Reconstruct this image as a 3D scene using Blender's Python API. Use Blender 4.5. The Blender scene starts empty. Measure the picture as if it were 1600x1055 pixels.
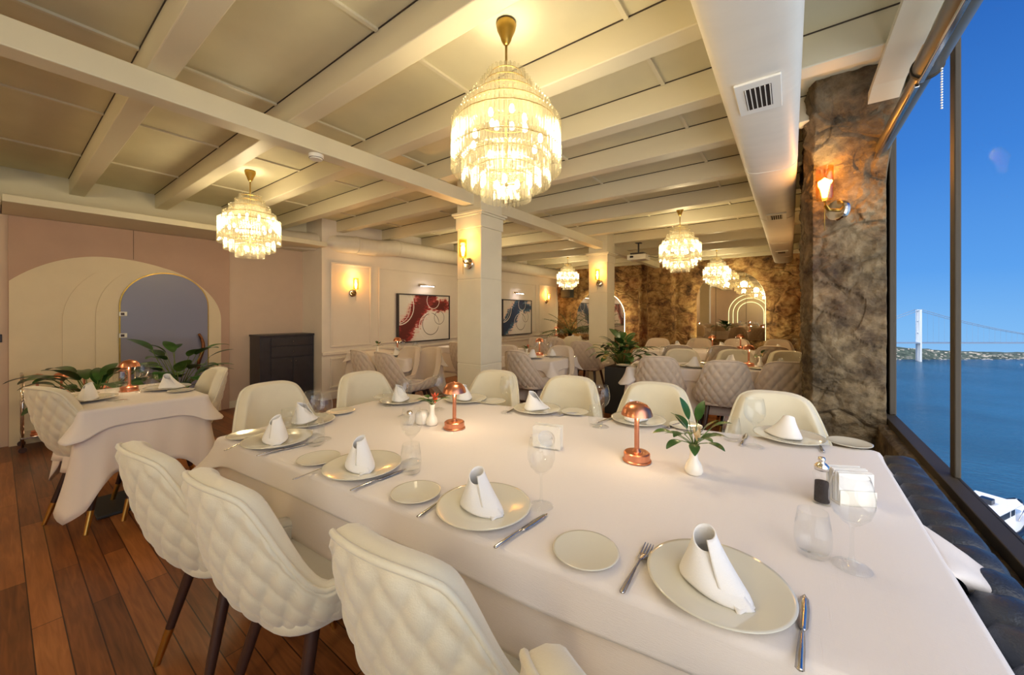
import bpy, bmesh, math, random
from mathutils import Vector, Matrix, noise
random.seed(7)
PI = math.pi
SC = bpy.context.scene
C = SC.collection
# ---------------------------------------------------------------- camera model
F, CX, HY, H = 592.0, 800.0, 488.0, 1.35
TH = math.radians(36.3)
S_, C_ = math.sin(TH), math.cos(TH)
def at(x, y, z):                      # pixel seen on the horizontal plane z -> world x, y
    D = F*(z-H)/(HY-y); l = (x-CX)/F*D
    return (-D*S_+l*C_, D*C_+l*S_)
cam = bpy.data.cameras.new('camera'); co = bpy.data.objects.new('camera', cam); C.objects.link(co)
cam.sensor_width = 36; cam.lens = 36*F/1600; cam.shift_y = -(1055/2-HY)/1600
cam.clip_start = .02; cam.clip_end = 2000
co.location = (0, 0, H); co.rotation_euler = (PI/2, 0, TH); SC.camera = co
SC.view_settings.view_transform = 'Standard'; SC.view_settings.look = 'None'
SC.view_settings.gamma = 1; SC.view_settings.use_curve_mapping = False
SC.view_settings.exposure = 0.25
SC.cycles.use_denoising = True
SC.cycles.max_bounces = 10; SC.cycles.diffuse_bounces = 5; SC.cycles.transparent_max_bounces = 32
SC.cycles.glossy_bounces = 5; SC.cycles.caustics_reflective = False; SC.cycles.caustics_refractive = False
SC.cycles.sample_clamp_indirect = 4; SC.cycles.blur_glossy = 1.0

# ---------------------------------------------------------------- materials
def srgb(r, g, b):
    f = lambda c: ((c/255+.055)/1.055)**2.4 if c > 10 else c/255/12.92
    return (f(r), f(g), f(b), 1)
class N:
    def __init__(s, name):
        s.m = bpy.data.materials.new(name); s.m.use_nodes = True
        s.t = s.m.node_tree; s.t.nodes.clear()
        s.out = s.t.nodes.new('ShaderNodeOutputMaterial')
    def n(s, typ, **k):
        nd = s.t.nodes.new('ShaderNode'+typ)
        for a, v in k.items():
            if a.startswith('i_'):
                key = a[2:].replace('_', ' ')
                inp = nd.inputs[int(key)] if key.isdigit() else nd.inputs[key]
                if isinstance(v, tuple) and len(v) == 2 and hasattr(v[0], 'outputs'):
                    s.t.links.new(v[0].outputs[v[1]], inp)
                elif hasattr(v, 'outputs'): s.t.links.new(v.outputs[0], inp)
                else: inp.default_value = v
            else: setattr(nd, a, v)
        return nd
    def ramp(s, fac, stops, interp='LINEAR'):
        r = s.n('ValToRGB', i_Fac=fac); e = r.color_ramp.elements; r.color_ramp.interpolation = interp
        while len(e) < len(stops): e.new(.5)
        for q, (p, c) in zip(e, stops): q.position = p; q.color = c if len(c) == 4 else (*c, 1)
        return r
    def end(s, sh): s.t.links.new(sh.outputs[0], s.out.inputs[0]); return s.m
    def coord(s, kind='Object', scale=(1, 1, 1), rot=(0, 0, 0), loc=(0, 0, 0)):
        tc = s.n('TexCoord'); mp = s.n('Mapping'); s.t.links.new(tc.outputs[kind], mp.inputs[0])
        mp.inputs['Scale'].default_value = scale; mp.inputs['Rotation'].default_value = rot
        mp.inputs['Location'].default_value = loc
        return mp
def P(name, col, rough=.5, metal=0, bump=0, bscale=60, spec=.5, coat=0, sheen=0, var=0, vscale=4, trans=0, stretch=(1, 1, 1)):
    w = N(name); kw = dict(i_Roughness=rough, i_Metallic=metal)
    b = w.n('BsdfPrincipled', i_Base_Color=col, **kw)
    b.inputs['Specular IOR Level'].default_value = spec
    b.inputs['Coat Weight'].default_value = coat; b.inputs['Sheen Weight'].default_value = sheen
    co_ = w.coord(scale=stretch)
    if var:
        nz = w.n('TexNoise', i_Vector=co_, i_Scale=vscale, i_Detail=5.0)
        d = tuple(c*(1-var) for c in col[:3])+(1,); l = tuple(min(1, c*(1+var)) for c in col[:3])+(1,)
        r = w.ramp(nz, [(.3, d), (.7, l)]); w.t.links.new(r.outputs[0], b.inputs['Base Color'])
    if bump:
        nz = w.n('TexNoise', i_Vector=co_, i_Scale=bscale, i_Detail=4.0)
        bp = w.n('Bump', i_Height=nz, i_Strength=bump, i_Distance=.01)
        w.t.links.new(bp.outputs[0], b.inputs['Normal'])
    return w.end(b)
M = {}
M['ceiling_paint'] = P('ceiling_paint', srgb(216, 208, 176), .55, var=.04, bump=.05, bscale=20)
M['cream_paint'] = P('cream_paint', srgb(226, 220, 198), .55, var=.03, bump=.05, bscale=20)
M['joist_paint'] = P('joist_paint', srgb(222, 214, 188), .45, var=.03, bump=.08, bscale=14, stretch=(.2, 1, 1))
M['wall_white'] = P('wall_white', srgb(232, 224, 214), .55, var=.02, bump=.04, bscale=30)
M['taupe'] = P('taupe', srgb(190, 160, 142), .6, var=.04, bump=.03)
M['taupe_wall'] = P('taupe_wall', srgb(212, 190, 170), .6, var=.03, bump=.04)
M['arch_cream'] = P('arch_cream', srgb(228, 214, 184), .5, var=.03)
M['black_wood'] = P('black_wood', srgb(50, 48, 56), .4, var=.15, vscale=10, bump=.05)
M['groove'] = P('groove', srgb(70, 60, 50), .8)
M['velvet'] = P('velvet', srgb(216, 208, 184), .75, sheen=.5, var=.03, vscale=9, bump=.15, bscale=300)
M['velvet_beige'] = P('velvet_beige', srgb(208, 192, 174), .75, sheen=.4, var=.03, vscale=9, bump=.15, bscale=300)
M['dark_leg'] = P('dark_leg', srgb(62, 40, 34), .35, var=.15, vscale=20)
M['brass'] = P('brass', srgb(206, 164, 90), .28, 1, var=.08, vscale=30)
M['old_brass'] = P('old_brass', srgb(170, 140, 70), .35, 1, var=.1, vscale=20)
M['copper'] = P('copper', srgb(214, 146, 116), .3, 1, var=.06, vscale=20)
M['steel'] = P('steel', srgb(205, 200, 196), .16, 1, var=.03)
M['chrome'] = P('chrome', srgb(220, 215, 210), .1, 1)
M['porcelain'] = P('porcelain', srgb(214, 210, 194), .12, coat=.5, var=.01)
M['ceramic_white'] = P('ceramic_white', srgb(240, 234, 222), .2, coat=.3, var=.01)
M['frame_brown'] = P('frame_brown', srgb(54, 46, 34), .6, var=.06, vscale=8)
M['black_leather'] = P('black_leather', srgb(44, 50, 62), .36, bump=.25, bscale=160, var=.2, vscale=6)
M['planter_black'] = P('planter_black', srgb(46, 50, 54), .5, bump=.05)
M['soil'] = P('soil', srgb(50, 36, 26), .95, bump=.8, bscale=50, var=.4)
M['leaf'] = P('leaf', srgb(44, 84, 34), .35, var=.45, vscale=14, coat=.15)
M['leaf_light'] = P('leaf_light', srgb(84, 122, 52), .4, var=.35, vscale=14)
M['stem_green'] = P('stem_green', srgb(92, 112, 50), .5, var=.2)
M['petal_red'] = P('petal_red', srgb(226, 92, 58), .5, var=.15, vscale=30)
M['petal_cream'] = P('petal_cream', srgb(222, 196, 150), .5, var=.1, vscale=30)
M['plastic_white'] = P('plastic_white', srgb(236, 234, 226), .4)
M['duct_white'] = P('duct_white', srgb(228, 222, 210), .5, bump=.1, bscale=6, var=.03, stretch=(1, 3, 1))
M['dark_hole'] = P('dark_hole', srgb(38, 28, 22), .8)
M['pepper'] = P('pepper', srgb(40, 26, 22), .7, bump=1, bscale=300, var=.5, vscale=200)
M['shade_tube'] = P('shade_tube', srgb(104, 96, 84), .38, .35, var=.05)
M['bronze'] = P('bronze', srgb(130, 84, 54), .25, .9, var=.3, vscale=8)
M['boat_white'] = P('boat_white', srgb(238, 240, 244), .3, var=.02)
M['boat_dark'] = P('boat_dark', srgb(26, 32, 44), .3, var=.1)
M['boat_blue'] = P('boat_blue', srgb(150, 172, 200), .4)
M['bridge_paint'] = P('bridge_paint', srgb(206, 214, 222), .6, var=.04)
M['bridge_cable'] = P('bridge_cable', srgb(120, 140, 165), .6)

def cloth_mat(name, col):
    w = N(name); c = w.coord()
    wv = w.n('TexNoise', i_Vector=w.coord(scale=(1, 60, 60)), i_Scale=9.0, i_Detail=3.0)
    wv2 = w.n('TexNoise', i_Vector=w.coord(scale=(60, 1, 60)), i_Scale=9.0, i_Detail=3.0)
    ad = w.n('Math', operation='ADD', i_0=wv, i_1=wv2)
    big = w.n('TexNoise', i_Vector=c, i_Scale=2.5, i_Detail=4.0)
    ad2 = w.n('Math', operation='MULTIPLY_ADD', i_0=big, i_1=6.0, i_2=ad)
    bp = w.n('Bump', i_Height=ad2, i_Strength=.22, i_Distance=.004)
    b = w.n('BsdfPrincipled', i_Base_Color=col, i_Roughness=.8, i_Normal=bp)
    b.inputs['Sheen Weight'].default_value = .2
    return w.end(b)
M['linen'] = cloth_mat('linen', srgb(226, 218, 213))
M['linen_under'] = cloth_mat('linen_under', srgb(232, 220, 210))
M['napkin'] = cloth_mat('napkin', srgb(234, 232, 230))

def glass_mat(name, tint, refl=.25, base=.05):
    w = N(name)
    lw = w.n('LayerWeight', i_Blend=.35)
    r = w.ramp((lw, 'Facing'), [(0, (base,)*3), (.6, (base+.03,)*3), (.82, (refl,)*3), (.95, (min(1, refl*3.6),)*3)])
    tr = w.n('BsdfTransparent', i_Color=tint); gl = w.n('BsdfGlossy', i_Roughness=.03, i_Color=(.92, .94, .96, 1))
    return w.end(w.n('MixShader', i_Fac=r, i_1=tr, i_2=gl))
M['glass'] = glass_mat('glass', (.985, .99, .99, 1), .36, .028)
M['amber_glass'] = glass_mat('amber_glass', (1, .82, .5, 1), .3, .06)
def pane_mat():
    w = N('window_glass'); lw = w.n('LayerWeight', i_Blend=.12)
    tr = w.n('BsdfTransparent', i_Color=(.98, .99, 1, 1)); gl = w.n('BsdfGlossy', i_Roughness=.0, i_Color=(.06, .06, .06, 1))
    mm = w.n('Math', operation='MULTIPLY', i_0=(lw, 'Fresnel'), i_1=.015)
    return w.end(w.n('MixShader', i_Fac=mm, i_1=tr, i_2=gl))
M['window_glass'] = pane_mat()
def crystal_mat():
    w = N('crystal'); lw = w.n('LayerWeight', i_Blend=.5)
    tr = w.n('BsdfTransparent', i_Color=(.98, .97, .92, 1)); tl = w.n('BsdfTranslucent', i_Color=(.5, .46, .36, 1))
    df = w.n('BsdfDiffuse', i_Color=(.36, .34, .27, 1)); gl = w.n('BsdfGlossy', i_Roughness=.12, i_Color=(1, .97, .88, 1))
    a = w.n('MixShader', i_Fac=.35, i_1=tl, i_2=df)
    b = w.n('MixShader', i_Fac=.45, i_1=a, i_2=gl)
    r = w.ramp((lw, 'Facing'), [(0, (.10,)*3), (.9, (.50,)*3)])
    return w.end(w.n('MixShader', i_Fac=r, i_1=tr, i_2=b))
M['crystal'] = crystal_mat()
def emit(name, col, st):
    w = N(name); return w.end(w.n('Emission', i_Color=col, i_Strength=st))
M['bulb_warm'] = emit('bulb_warm', (1, .78, .42, 1), 24)
M['bulb_amber'] = emit('bulb_amber', (1, .56, .16, 1), 30)
M['led_warm'] = emit('led_warm', (1, .82, .42, 1), 20)
M['led_arch'] = emit('led_arch', (1, .88, .5, 1), 3)
M['picture_led'] = emit('picture_led', (1, .85, .8, 1), 20)
M['lamp_led'] = emit('lamp_led', (1, .72, .42, 1), 10)

def floor_mat():
    w = N('wood_floor')
    br = w.n('TexBrick', i_Vector=w.coord(), i_Scale=1.0, i_Mortar_Size=.0022, i_Brick_Width=1.3, i_Row_Height=.088, i_Bias=0.0, i_Mortar_Smooth=.2)
    br.offset = .37; br.offset_frequency = 2
    br.inputs['Color1'].default_value = (.0, .0, .0, 1); br.inputs['Color2'].default_value = (1, 1, 1, 1)
    g1 = w.n('TexNoise', i_Vector=w.coord(scale=(1.2, 16, 1)), i_Scale=3.0, i_Detail=8.0, i_Distortion=.9)
    g2 = w.n('TexNoise', i_Vector=w.coord(scale=(.5, .8, 1)), i_Scale=2.2, i_Detail=3.0)
    a = w.n('Math', operation='MULTIPLY', i_0=(br, 'Color'), i_1=.36)
    b = w.n('Math', operation='MULTIPLY_ADD', i_0=g1, i_1=.62, i_2=a)
    c = w.n('Math', operation='MULTIPLY_ADD', i_0=g2, i_1=.3, i_2=b)
    r = w.ramp(c, [(.32, srgb(70, 36, 18)), (.55, srgb(112, 64, 33)), (.78, srgb(144, 88, 47)), (.95, srgb(166, 108, 62))])
    mx = w.n('MixRGB', blend_type='MULTIPLY', i_Fac=(br, 'Fac'), i_Color1=r, i_Color2=(.18, .12, .1, 1))
    bp = w.n('Bump', i_Height=(br, 'Fac'), i_Strength=-.5, i_Distance=.003)
    bs = w.n('BsdfPrincipled', i_Base_Color=mx, i_Roughness=.38, i_Normal=bp)
    return w.end(bs)
M['floor'] = floor_mat()
def stone_mat(name, warm):
    w = N(name); c = w.coord()
    dn = w.n('TexNoise', i_Vector=c, i_Scale=1.6, i_Detail=3.0)
    wc = w.n('MixRGB', blend_type='ADD', i_Fac=.55, i_Color1=c, i_Color2=(dn, 'Color'))
    sc = w.n('Mapping', i_Vector=wc); sc.inputs['Scale'].default_value = (2.0, 2.0, 3.1)
    v = w.n('TexVoronoi', i_Vector=sc, i_Scale=1.0); v.feature = 'DISTANCE_TO_EDGE'
    v2 = w.n('TexVoronoi', i_Vector=sc, i_Scale=1.0)
    n1 = w.n('TexNoise', i_Vector=c, i_Scale=4.2, i_Detail=12.0, i_Roughness=.72, i_Distortion=.15)
    n2 = w.n('TexNoise', i_Vector=c, i_Scale=22.0, i_Detail=8.0, i_Roughness=.7)
    if warm: st = [(.34, srgb(60, 42, 28)), (.44, srgb(136, 98, 62)), (.54, srgb(190, 150, 96)), (.72, srgb(226, 198, 144))]
    else: st = [(.34, srgb(52, 44, 34)), (.44, srgb(104, 90, 68)), (.56, srgb(146, 128, 98)), (.74, srgb(190, 172, 138))]
    col = w.ramp(n1, st)
    hs = w.n('TexNoise', i_Vector=c, i_Scale=.9, i_Detail=4.0)
    rb = w.ramp(hs, [(.5, (0, 0, 0)), (.68, (1, 1, 1))])
    rf = w.n('Math', operation='MULTIPLY', i_0=rb, i_1=.5 if warm else .10)
    red = w.n('MixRGB', i_Fac=rf, i_Color1=col, i_Color2=srgb(158, 88, 54))
    rc = w.n('Math', operation='MULTIPLY', i_0=(v2, 'Color'), i_1=.35)
    sh = w.n('MixRGB', blend_type='MULTIPLY', i_Fac=rc, i_Color1=red, i_Color2=(.35, .32, .3, 1))
    mt = w.ramp(v, [(.0, (1, 1, 1)), (.05, (0, 0, 0))])
    mf = w.n('Math', operation='MULTIPLY', i_0=mt, i_1=.25 if warm else .45)
    mo = w.n('MixRGB', i_Fac=mf, i_Color1=sh, i_Color2=srgb(84, 70, 52))
    hm = w.ramp(v, [(0, (.2,)*3), (.07, (1, 1, 1))])
    h1 = w.n('Math', operation='MULTIPLY_ADD', i_0=n1, i_1=2.0, i_2=hm)
    h2 = w.n('Math', operation='MULTIPLY_ADD', i_0=n2, i_1=.5, i_2=h1)
    bp = w.n('Bump', i_Height=h2, i_Strength=1.0, i_Distance=.03)
    return w.end(w.n('BsdfPrincipled', i_Base_Color=mo, i_Roughness=.88, i_Normal=bp))
M['stone'] = stone_mat('stone', False); M['stone_warm'] = stone_mat('stone_warm', True)
def mirror_mat():
    w = N('mirror_glass'); return w.end(w.n('BsdfGlossy', i_Color=(.72, .64, .52, 1), i_Roughness=.01))
M['mirror'] = mirror_mat()
def door_mat():
    w = N('frosted_door'); 
    b = w.n('BsdfPrincipled', i_Base_Color=srgb(132, 132, 152), i_Roughness=.32)
    b.inputs['Coat Weight'].default_value = .3
    return w.end(b)
M['door'] = door_mat()
def sea_mat():
    w = N('sea_water')
    n1 = w.n('TexNoise', i_Vector=w.coord(scale=(1, 1.8, 1), rot=(0, 0, .5)), i_Scale=.42, i_Detail=6.0, i_Roughness=.6)
    n2 = w.n('TexNoise', i_Vector=w.coord(scale=(1, 1.3, 1)), i_Scale=.025, i_Detail=4.0)
    r = w.ramp(n2, [(.3, srgb(20, 70, 98)), (.7, srgb(38, 98, 134))])
    bp = w.n('Bump', i_Height=n1, i_Strength=1.0, i_Distance=1.3)
    return w.end(w.n('BsdfPrincipled', i_Base_Color=r, i_Roughness=.18, i_Normal=bp))
M['sea'] = sea_mat()
def hill_mat():
    w = N('wooded_hill'); n = w.n('TexNoise', i_Vector=w.coord(), i_Scale=.35, i_Detail=8.0)
    r = w.ramp(n, [(.35, srgb(44, 58, 52)), (.55, srgb(78, 92, 80)), (.7, srgb(126, 126, 118))])
    return w.end(w.n('BsdfPrincipled', i_Base_Color=r, i_Roughness=.9))
M['hill'] = hill_mat()
M['house_wall'] = P('house_wall', srgb(196, 188, 178), .8, var=.15, vscale=.4)

def art_mat(name, dark, mid, seed, ang):
    w = N(name)
    c = w.coord(loc=(seed, 0, 0)); c0 = w.coord()
    d = w.n('TexNoise', i_Vector=c, i_Scale=3.0, i_Detail=6.0, i_Roughness=.65)
    wc = w.n('MixRGB', blend_type='ADD', i_Fac=.38, i_Color1=c0, i_Color2=(d, 'Color'))
    g = w.n('Mapping', i_Vector=wc); g.inputs['Rotation'].default_value = (ang, 0, 0); g.inputs['Location'].default_value = (0, -.2, -.19)
    sx = w.n('SeparateXYZ', i_0=g)
    ab = w.n('Math', operation='ABSOLUTE', i_0=(sx, 'Z'))
    ft = w.n('TexNoise', i_Vector=w.coord(scale=(1, 3, 9), rot=(ang, 0, 0)), i_Scale=4.0, i_Detail=7.0)
    ab2 = w.n('Math', operation='MULTIPLY_ADD', i_0=ft, i_1=.30, i_2=ab)
    mb = w.n('Mapping', i_Vector=wc); mb.inputs['Location'].default_value = (0, -.30, -.645); mb.inputs['Scale'].default_value = (0, .55, 1.5)
    lb = w.n('VectorMath', operation='LENGTH', i_0=mb)
    lb2 = w.n('Math', operation='MULTIPLY_ADD', i_0=ft, i_1=.3, i_2=(lb, 'Value'))
    ab2 = w.n('Math', operation='MINIMUM', i_0=ab2, i_1=lb2)
    r = w.ramp(ab2, [(.25, dark), (.33, mid), (.37, srgb(232, 206, 200)), (.43, srgb(232, 228, 222))])
    prev = r
    for (cy, cz, rad, wid, colr) in ((.14, -.12, .21, .006, srgb(60, 56, 60)), (.10, -.16, .25, .007, srgb(240, 236, 232)), (.36, .0, .13, .005, srgb(110, 100, 104)), (-.62, .22, .34, .009, srgb(242, 238, 234)), (-.66, .2, .30, .006, srgb(236, 232, 230)), (.2, .34, .16, .006, srgb(240, 236, 232))):
        m = w.n('Mapping', i_Vector=c0); m.inputs['Location'].default_value = (0, -cy, -cz)
        s = w.n('SeparateXYZ', i_0=m)
        cb = w.n('CombineXYZ', i_Y=(s, 'Y'), i_Z=(s, 'Z'))
        ln = w.n('VectorMath', operation='LENGTH', i_0=cb)
        df = w.n('Math', operation='SUBTRACT', i_0=(ln, 'Value'), i_1=rad); a = w.n('Math', operation='ABSOLUTE', i_0=df)
        wd = w.n('Math', operation='LESS_THAN', i_0=a, i_1=wid)
        prev = w.n('MixRGB', i_Fac=wd, i_Color1=prev, i_Color2=colr)
    return w.end(w.n('BsdfPrincipled', i_Base_Color=prev, i_Roughness=.5))
M['art_red'] = art_mat('art_red', srgb(96, 28, 32), srgb(170, 52, 54), 3.1, -.9)
M['art_blue'] = art_mat('art_blue', srgb(34, 58, 98), srgb(70, 116, 152), 8.3, -.75)

# ---------------------------------------------------------------- object helpers
def obj(name, bm, mat, parent=None, smooth=True, loc=None, angle=None):
    me = bpy.data.meshes.new(name)
    bmesh.ops.recalc_face_normals(bm, faces=bm.faces[:])
    bm.to_mesh(me); bm.free()
    if smooth: me.shade_smooth()
    if angle is not None: me.set_sharp_from_angle(angle=math.radians(angle))
    me.materials.append(M[mat] if isinstance(mat, str) else mat)
    o = bpy.data.objects.new(name, me); C.objects.link(o)
    if parent: o.parent = parent
    if loc: o.location = loc
    return o
def tag(o, label, cat, group=None, kind=None):
    o['label'] = label; o['category'] = cat
    if group: o['group'] = group
    if kind: o['kind'] = kind
    return o
def thing(name, label, cat, loc=(0, 0, 0), rz=0, group=None):
    o = bpy.data.objects.new(name, None); C.objects.link(o); o.empty_display_size = .05
    o.location = loc; o.rotation_euler = (0, 0, rz); return tag(o, label, cat, group)
def struct(o): o['kind'] = 'structure'; return o
KIDS = {}
def copy_tree(o, parent=None):
    c = o.copy(); C.objects.link(c); c.parent = parent
    for ch in list(o.children): copy_tree(ch, c)
    return c
PROTO = {}
def place(kind, maker, loc, rz, label, cat, group, scale=None, **kw):
    """first call builds the thing, later calls copy it with all its parts"""
    key = kind
    if key not in PROTO:
        o = maker(**kw); PROTO[key] = o
    else: o = copy_tree(PROTO[key])
    o.location = loc; o.rotation_euler = (0, 0, rz)
    if scale: o.scale = (scale,)*3
    elif key == 'sconce': o.scale = (1, 1, 1)
    return tag(o, label, cat, group)
def box(bm, x0, x1, y0, y1, z0, z1, bev=0):
    vs = [bm.verts.new((x, y, z)) for z in (z0, z1) for (x, y) in ((x0, y0), (x1, y0), (x1, y1), (x0, y1))]
    fs = [(3, 2, 1, 0), (4, 5, 6, 7), (0, 1, 5, 4), (1, 2, 6, 5), (2, 3, 7, 6), (3, 0, 4, 7)]
    ff = [bm.faces.new([vs[i] for i in f]) for f in fs]
    if bev:
        es = list({e for f in ff for e in f.edges})
        bmesh.ops.bevel(bm, geom=es, offset=bev, segments=2, profile=.5, affect='EDGES')
def bx(x0, x1, y0, y1, z0, z1, bev=0):
    bm = bmesh.new(); box(bm, x0, x1, y0, y1, z0, z1, bev); return bm
def lathe(prof, n=32, bm=None, off=(0, 0, 0), rib=0, ribn=0):
    bm = bm or bmesh.new(); rows = []
    for r, z in prof:
        if r < 1e-5: rows.append([bm.verts.new((off[0], off[1], z+off[2]))])
        else:
            row = []
            for k in range(n):
                a = 2*PI*k/n; rr = r*(1+rib*abs(math.sin(ribn*a/2)))
                row.append(bm.verts.new((off[0]+rr*math.cos(a), off[1]+rr*math.sin(a), z+off[2])))
            rows.append(row)
    for a, b in zip(rows, rows[1:]):
        for k in range(n):
            k2 = (k+1) % n
            if len(a) == 1 and len(b) == 1: continue
            if len(a) == 1: bm.faces.new((a[0], b[k2], b[k]))
            elif len(b) == 1: bm.faces.new((a[k], a[k2], b[0]))
            else: bm.faces.new((a[k], a[k2], b[k2], b[k]))
    return bm
def tube(bm, pts, rad, n=8, cap=True):
    pts = [Vector(p) for p in pts]; rows = []
    rads = rad if isinstance(rad, (list, tuple)) else [rad]*len(pts)
    up = Vector((0, 0, 1))
    for i, p in enumerate(pts):
        d = (pts[min(i+1, len(pts)-1)]-pts[max(i-1, 0)]).normalized()
        ref = up if abs(d.dot(up)) < .95 else Vector((1, 0, 0))
        u = d.cross(ref).normalized(); v = d.cross(u)
        rows.append([bm.verts.new(p+rads[i]*(math.cos(2*PI*k/n)*u+math.sin(2*PI*k/n)*v)) for k in range(n)])
    for a, b in zip(rows, rows[1:]):
        for k in range(n): bm.faces.new((a[k], a[(k+1) % n], b[(k+1) % n], b[k]))
    if cap: bm.faces.new(rows[0][::-1]); bm.faces.new(rows[-1])
    return bm
def prism(bm, poly, axis, a0, a1):
    """extrude a 2D outline along an axis; poly holds the two other coordinates in order"""
    def mk(p, a):
        if axis == 'x': return (a, p[0], p[1])
        if axis == 'y': return (p[0], a, p[1])
        return (p[0], p[1], a)
    A = [bm.verts.new(mk(p, a0)) for p in poly]; B = [bm.verts.new(mk(p, a1)) for p in poly]
    n = len(poly); bm.faces.new(A); bm.faces.new(B[::-1])
    for k in range(n): bm.faces.new((A[k], B[k], B[(k+1) % n], A[(k+1) % n]))
    return bm
def sm(t): t = max(0, min(1, t)); return t*t*(3-2*t)

# ---------------------------------------------------------------- the room
ZC = 2.78; XL = -6.35; YF = 10.2; YB = -2.4
struct(obj('floor', bx(-7.2, .56, YB, YF+.3, -.08, 0), 'floor', smooth=False))
struct(obj('ceiling', bx(-7.2, .56, YB, YF+.3, ZC, ZC+.15), 'ceiling_paint', smooth=False))
struct(obj('wall_left', bx(XL-.2, XL, YB, 2.93, 0, ZC), 'taupe_wall', smooth=False))
struct(obj('wall_art', bx(XL-.2, -5.74, 2.93, YF, 0, ZC), 'wall_white', smooth=False))
struct(obj('wall_back', bx(-7.0, .56, YB-.2, YB, 0, ZC), 'taupe_wall', smooth=False))
bm = bx(XL, -6.22, YB, 2.93, 2.40, ZC); struct(obj('wall_left_upper', bm, 'cream_paint', smooth=False))
struct(obj('trim_1', bx(XL, -5.58, .03, 2.93, 2.33, 2.395, .004), 'cream_paint', smooth=False))
struct(obj('trim_2', bx(XL, -5.66, YB, .025, 2.33, 2.395, .004), 'cream_paint', smooth=False))
struct(obj('baseboard_left', bx(XL, XL+.02, 1.9, 2.93, 0, .1, .004), 'cream_paint', smooth=False))
struct(obj('baseboard_art', bx(-5.74, -5.72, 2.93, YF, 0, .12, .004), 'wall_white', smooth=False))
# joists and battens
JY = [-2.2, -1.55, -.88, -.21, .46, 1.14, 1.81, 2.47, 3.16, 3.98, 4.86, 5.73, 6.69, 7.6, 8.5, 9.4, 10.02]
for i, y in enumerate(JY):
    x0 = -6.22 if y < 2.9 else -5.74
    b = obj('ceiling_joist', bx(x0, .55, y, y+.115, 2.61, ZC-.001, .006), 'joist_paint', smooth=False)
    struct(b)
    struct(obj('ceiling_gap', bx(x0, .55, y-.004, y, ZC-.006, ZC), 'groove', smooth=False))
nb = 0
for i, y in enumerate(JY[:-1]):
    y0, y1 = y+.115, JY[i+1]-.004
    if i >= 1 and i < 14:
        bm = bmesh.new()
        for x in (-5.2, -3.98, -2.84, -1.68, -.64):
            box(bm, x-.011, x+.011, y0, y1, ZC-.014, ZC)
        struct(obj('ceiling_batten', bm, 'joist_paint', smooth=False))
# long beam on the columns
struct(obj('ceiling_beam', bx(-2.81, -2.68, YB, YF-.1, 2.48, 2.609, .006), 'joist_paint', smooth=False))
bm = bmesh.new(); prism(bm, [(YB, 2.609), (YB, 2.60), (2.85, 2.60), (3.02, 2.55), (2.93, 2.66), (2.9, ZC-.17)], 'x', .37, .49)
bm.free(); bm = bmesh.new()
prism(bm, [(YB, ZC-.171), (YB, 2.49+.09), (2.82, 2.49+.09), (2.98, 2.55), (2.96, 2.609)], 'x', .36, .49)
struct(obj('ceiling_beam', bm, 'joist_paint', smooth=False))
# columns
def column(x0, x1, y0, y1):
    bm = bmesh.new(); e = .006
    for a, b in ((.13, .795), (.805, 1.695), (1.705, 2.24)): box(bm, x0, x1, y0, y1, a, b, .004)
    box(bm, x0+e, x1-e, y0+e, y1-e, 0, 2.5)
    box(bm, x0-.012, x1+.012, y0-.012, y1+.012, 0, .13, .004)
    box(bm, x0-.012, x1+.012, y0-.012, y1+.012, 2.24, 2.37, .004)
    box(bm, x0-.03, x1+.03, y0-.03, y1+.03, 2.37, 2.39, .004); box(bm, x0-.045, x1+.045, y0-.045, y1+.045, 2.39, 2.415, .004)
    box(bm, x0-.0, x1+.0, y0-.0, y1+.0, 2.415, ZC-.001)
    return struct(obj('column', bm, 'cream_paint', smooth=False))
column(-2.92, -2.58, 2.97, 3.32); column(-2.95, -2.60, 6.37, 6.72)

# art wall mouldings: picture-frame panels and chair rail
def frame_moulding(bm, y0, y1, z0, z1, x=-5.74):
    w = .03
    for a in ((y0, y1, z1-w, z1), (y0, y1, z0, z0+w), (y0, y0+w, z0+w, z1-w), (y1-w, y1, z0+w, z1-w)):
        box(bm, x, x+.018, a[0], a[1], a[2], a[3], .006)
k = 3
for (y0, y1) in ((3.06, 3.77), (3.91, 6.75), (6.95, 8.95), (9.1, 10.05)):
    bm = bmesh.new(); frame_moulding(bm, y0, y1, .80, 2.13); struct(obj('trim_%d' % k, bm, 'wall_white', smooth=False)); k += 1
    bm = bmesh.new(); frame_moulding(bm, y0, y1, .17, .64); struct(obj('trim_%d' % k, bm, 'wall_white', smooth=False)); k += 1
struct(obj('trim_%d' % k, bx(-5.74, -5.712, 2.93, YF, .685, .735, .008), 'wall_white', smooth=False))

# stone walls: dense displaced grids
def stone_grid(name, mat, fn, nu, nv, amp=.05, fine=.018):
    bm = bmesh.new(); g = []
    for j in range(nv+1):
        row = []
        for i in range(nu+1):
            p, nrm = fn(i/nu, j/nv); p = Vector(p)
            q = Vector((p.x*1.9, p.y*1.9, p.z*2.6))
            d = noise.noise(q)*amp + noise.noise(q*3.1)*amp*.5 + noise.noise(q*8.3)*fine + noise.noise(q*19)*fine*.5
            d += (-.009 if abs(noise.noise(q*1.35+Vector((7, 3, 1)))) < .045 else 0)
            row.append(bm.verts.new(p+Vector(nrm)*d))
        g.append(row)
    for j in range(nv):
        for i in range(nu): bm.faces.new((g[j][i], g[j][i+1], g[j+1][i+1], g[j+1][i]))
    return struct(obj(name, bm, mat))
def far_wall(u, v):
    x = -5.8+6.3*u; z = ZC*v
    b = .16*sm((x+3.08)/.1)*(1-sm((x+2.42)/.1)) + .1*sm((x+3.3)/.08)*(1-sm((x+3.2)/.08))
    return (x, YF-b, z), (0, -1, 0)
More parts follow.
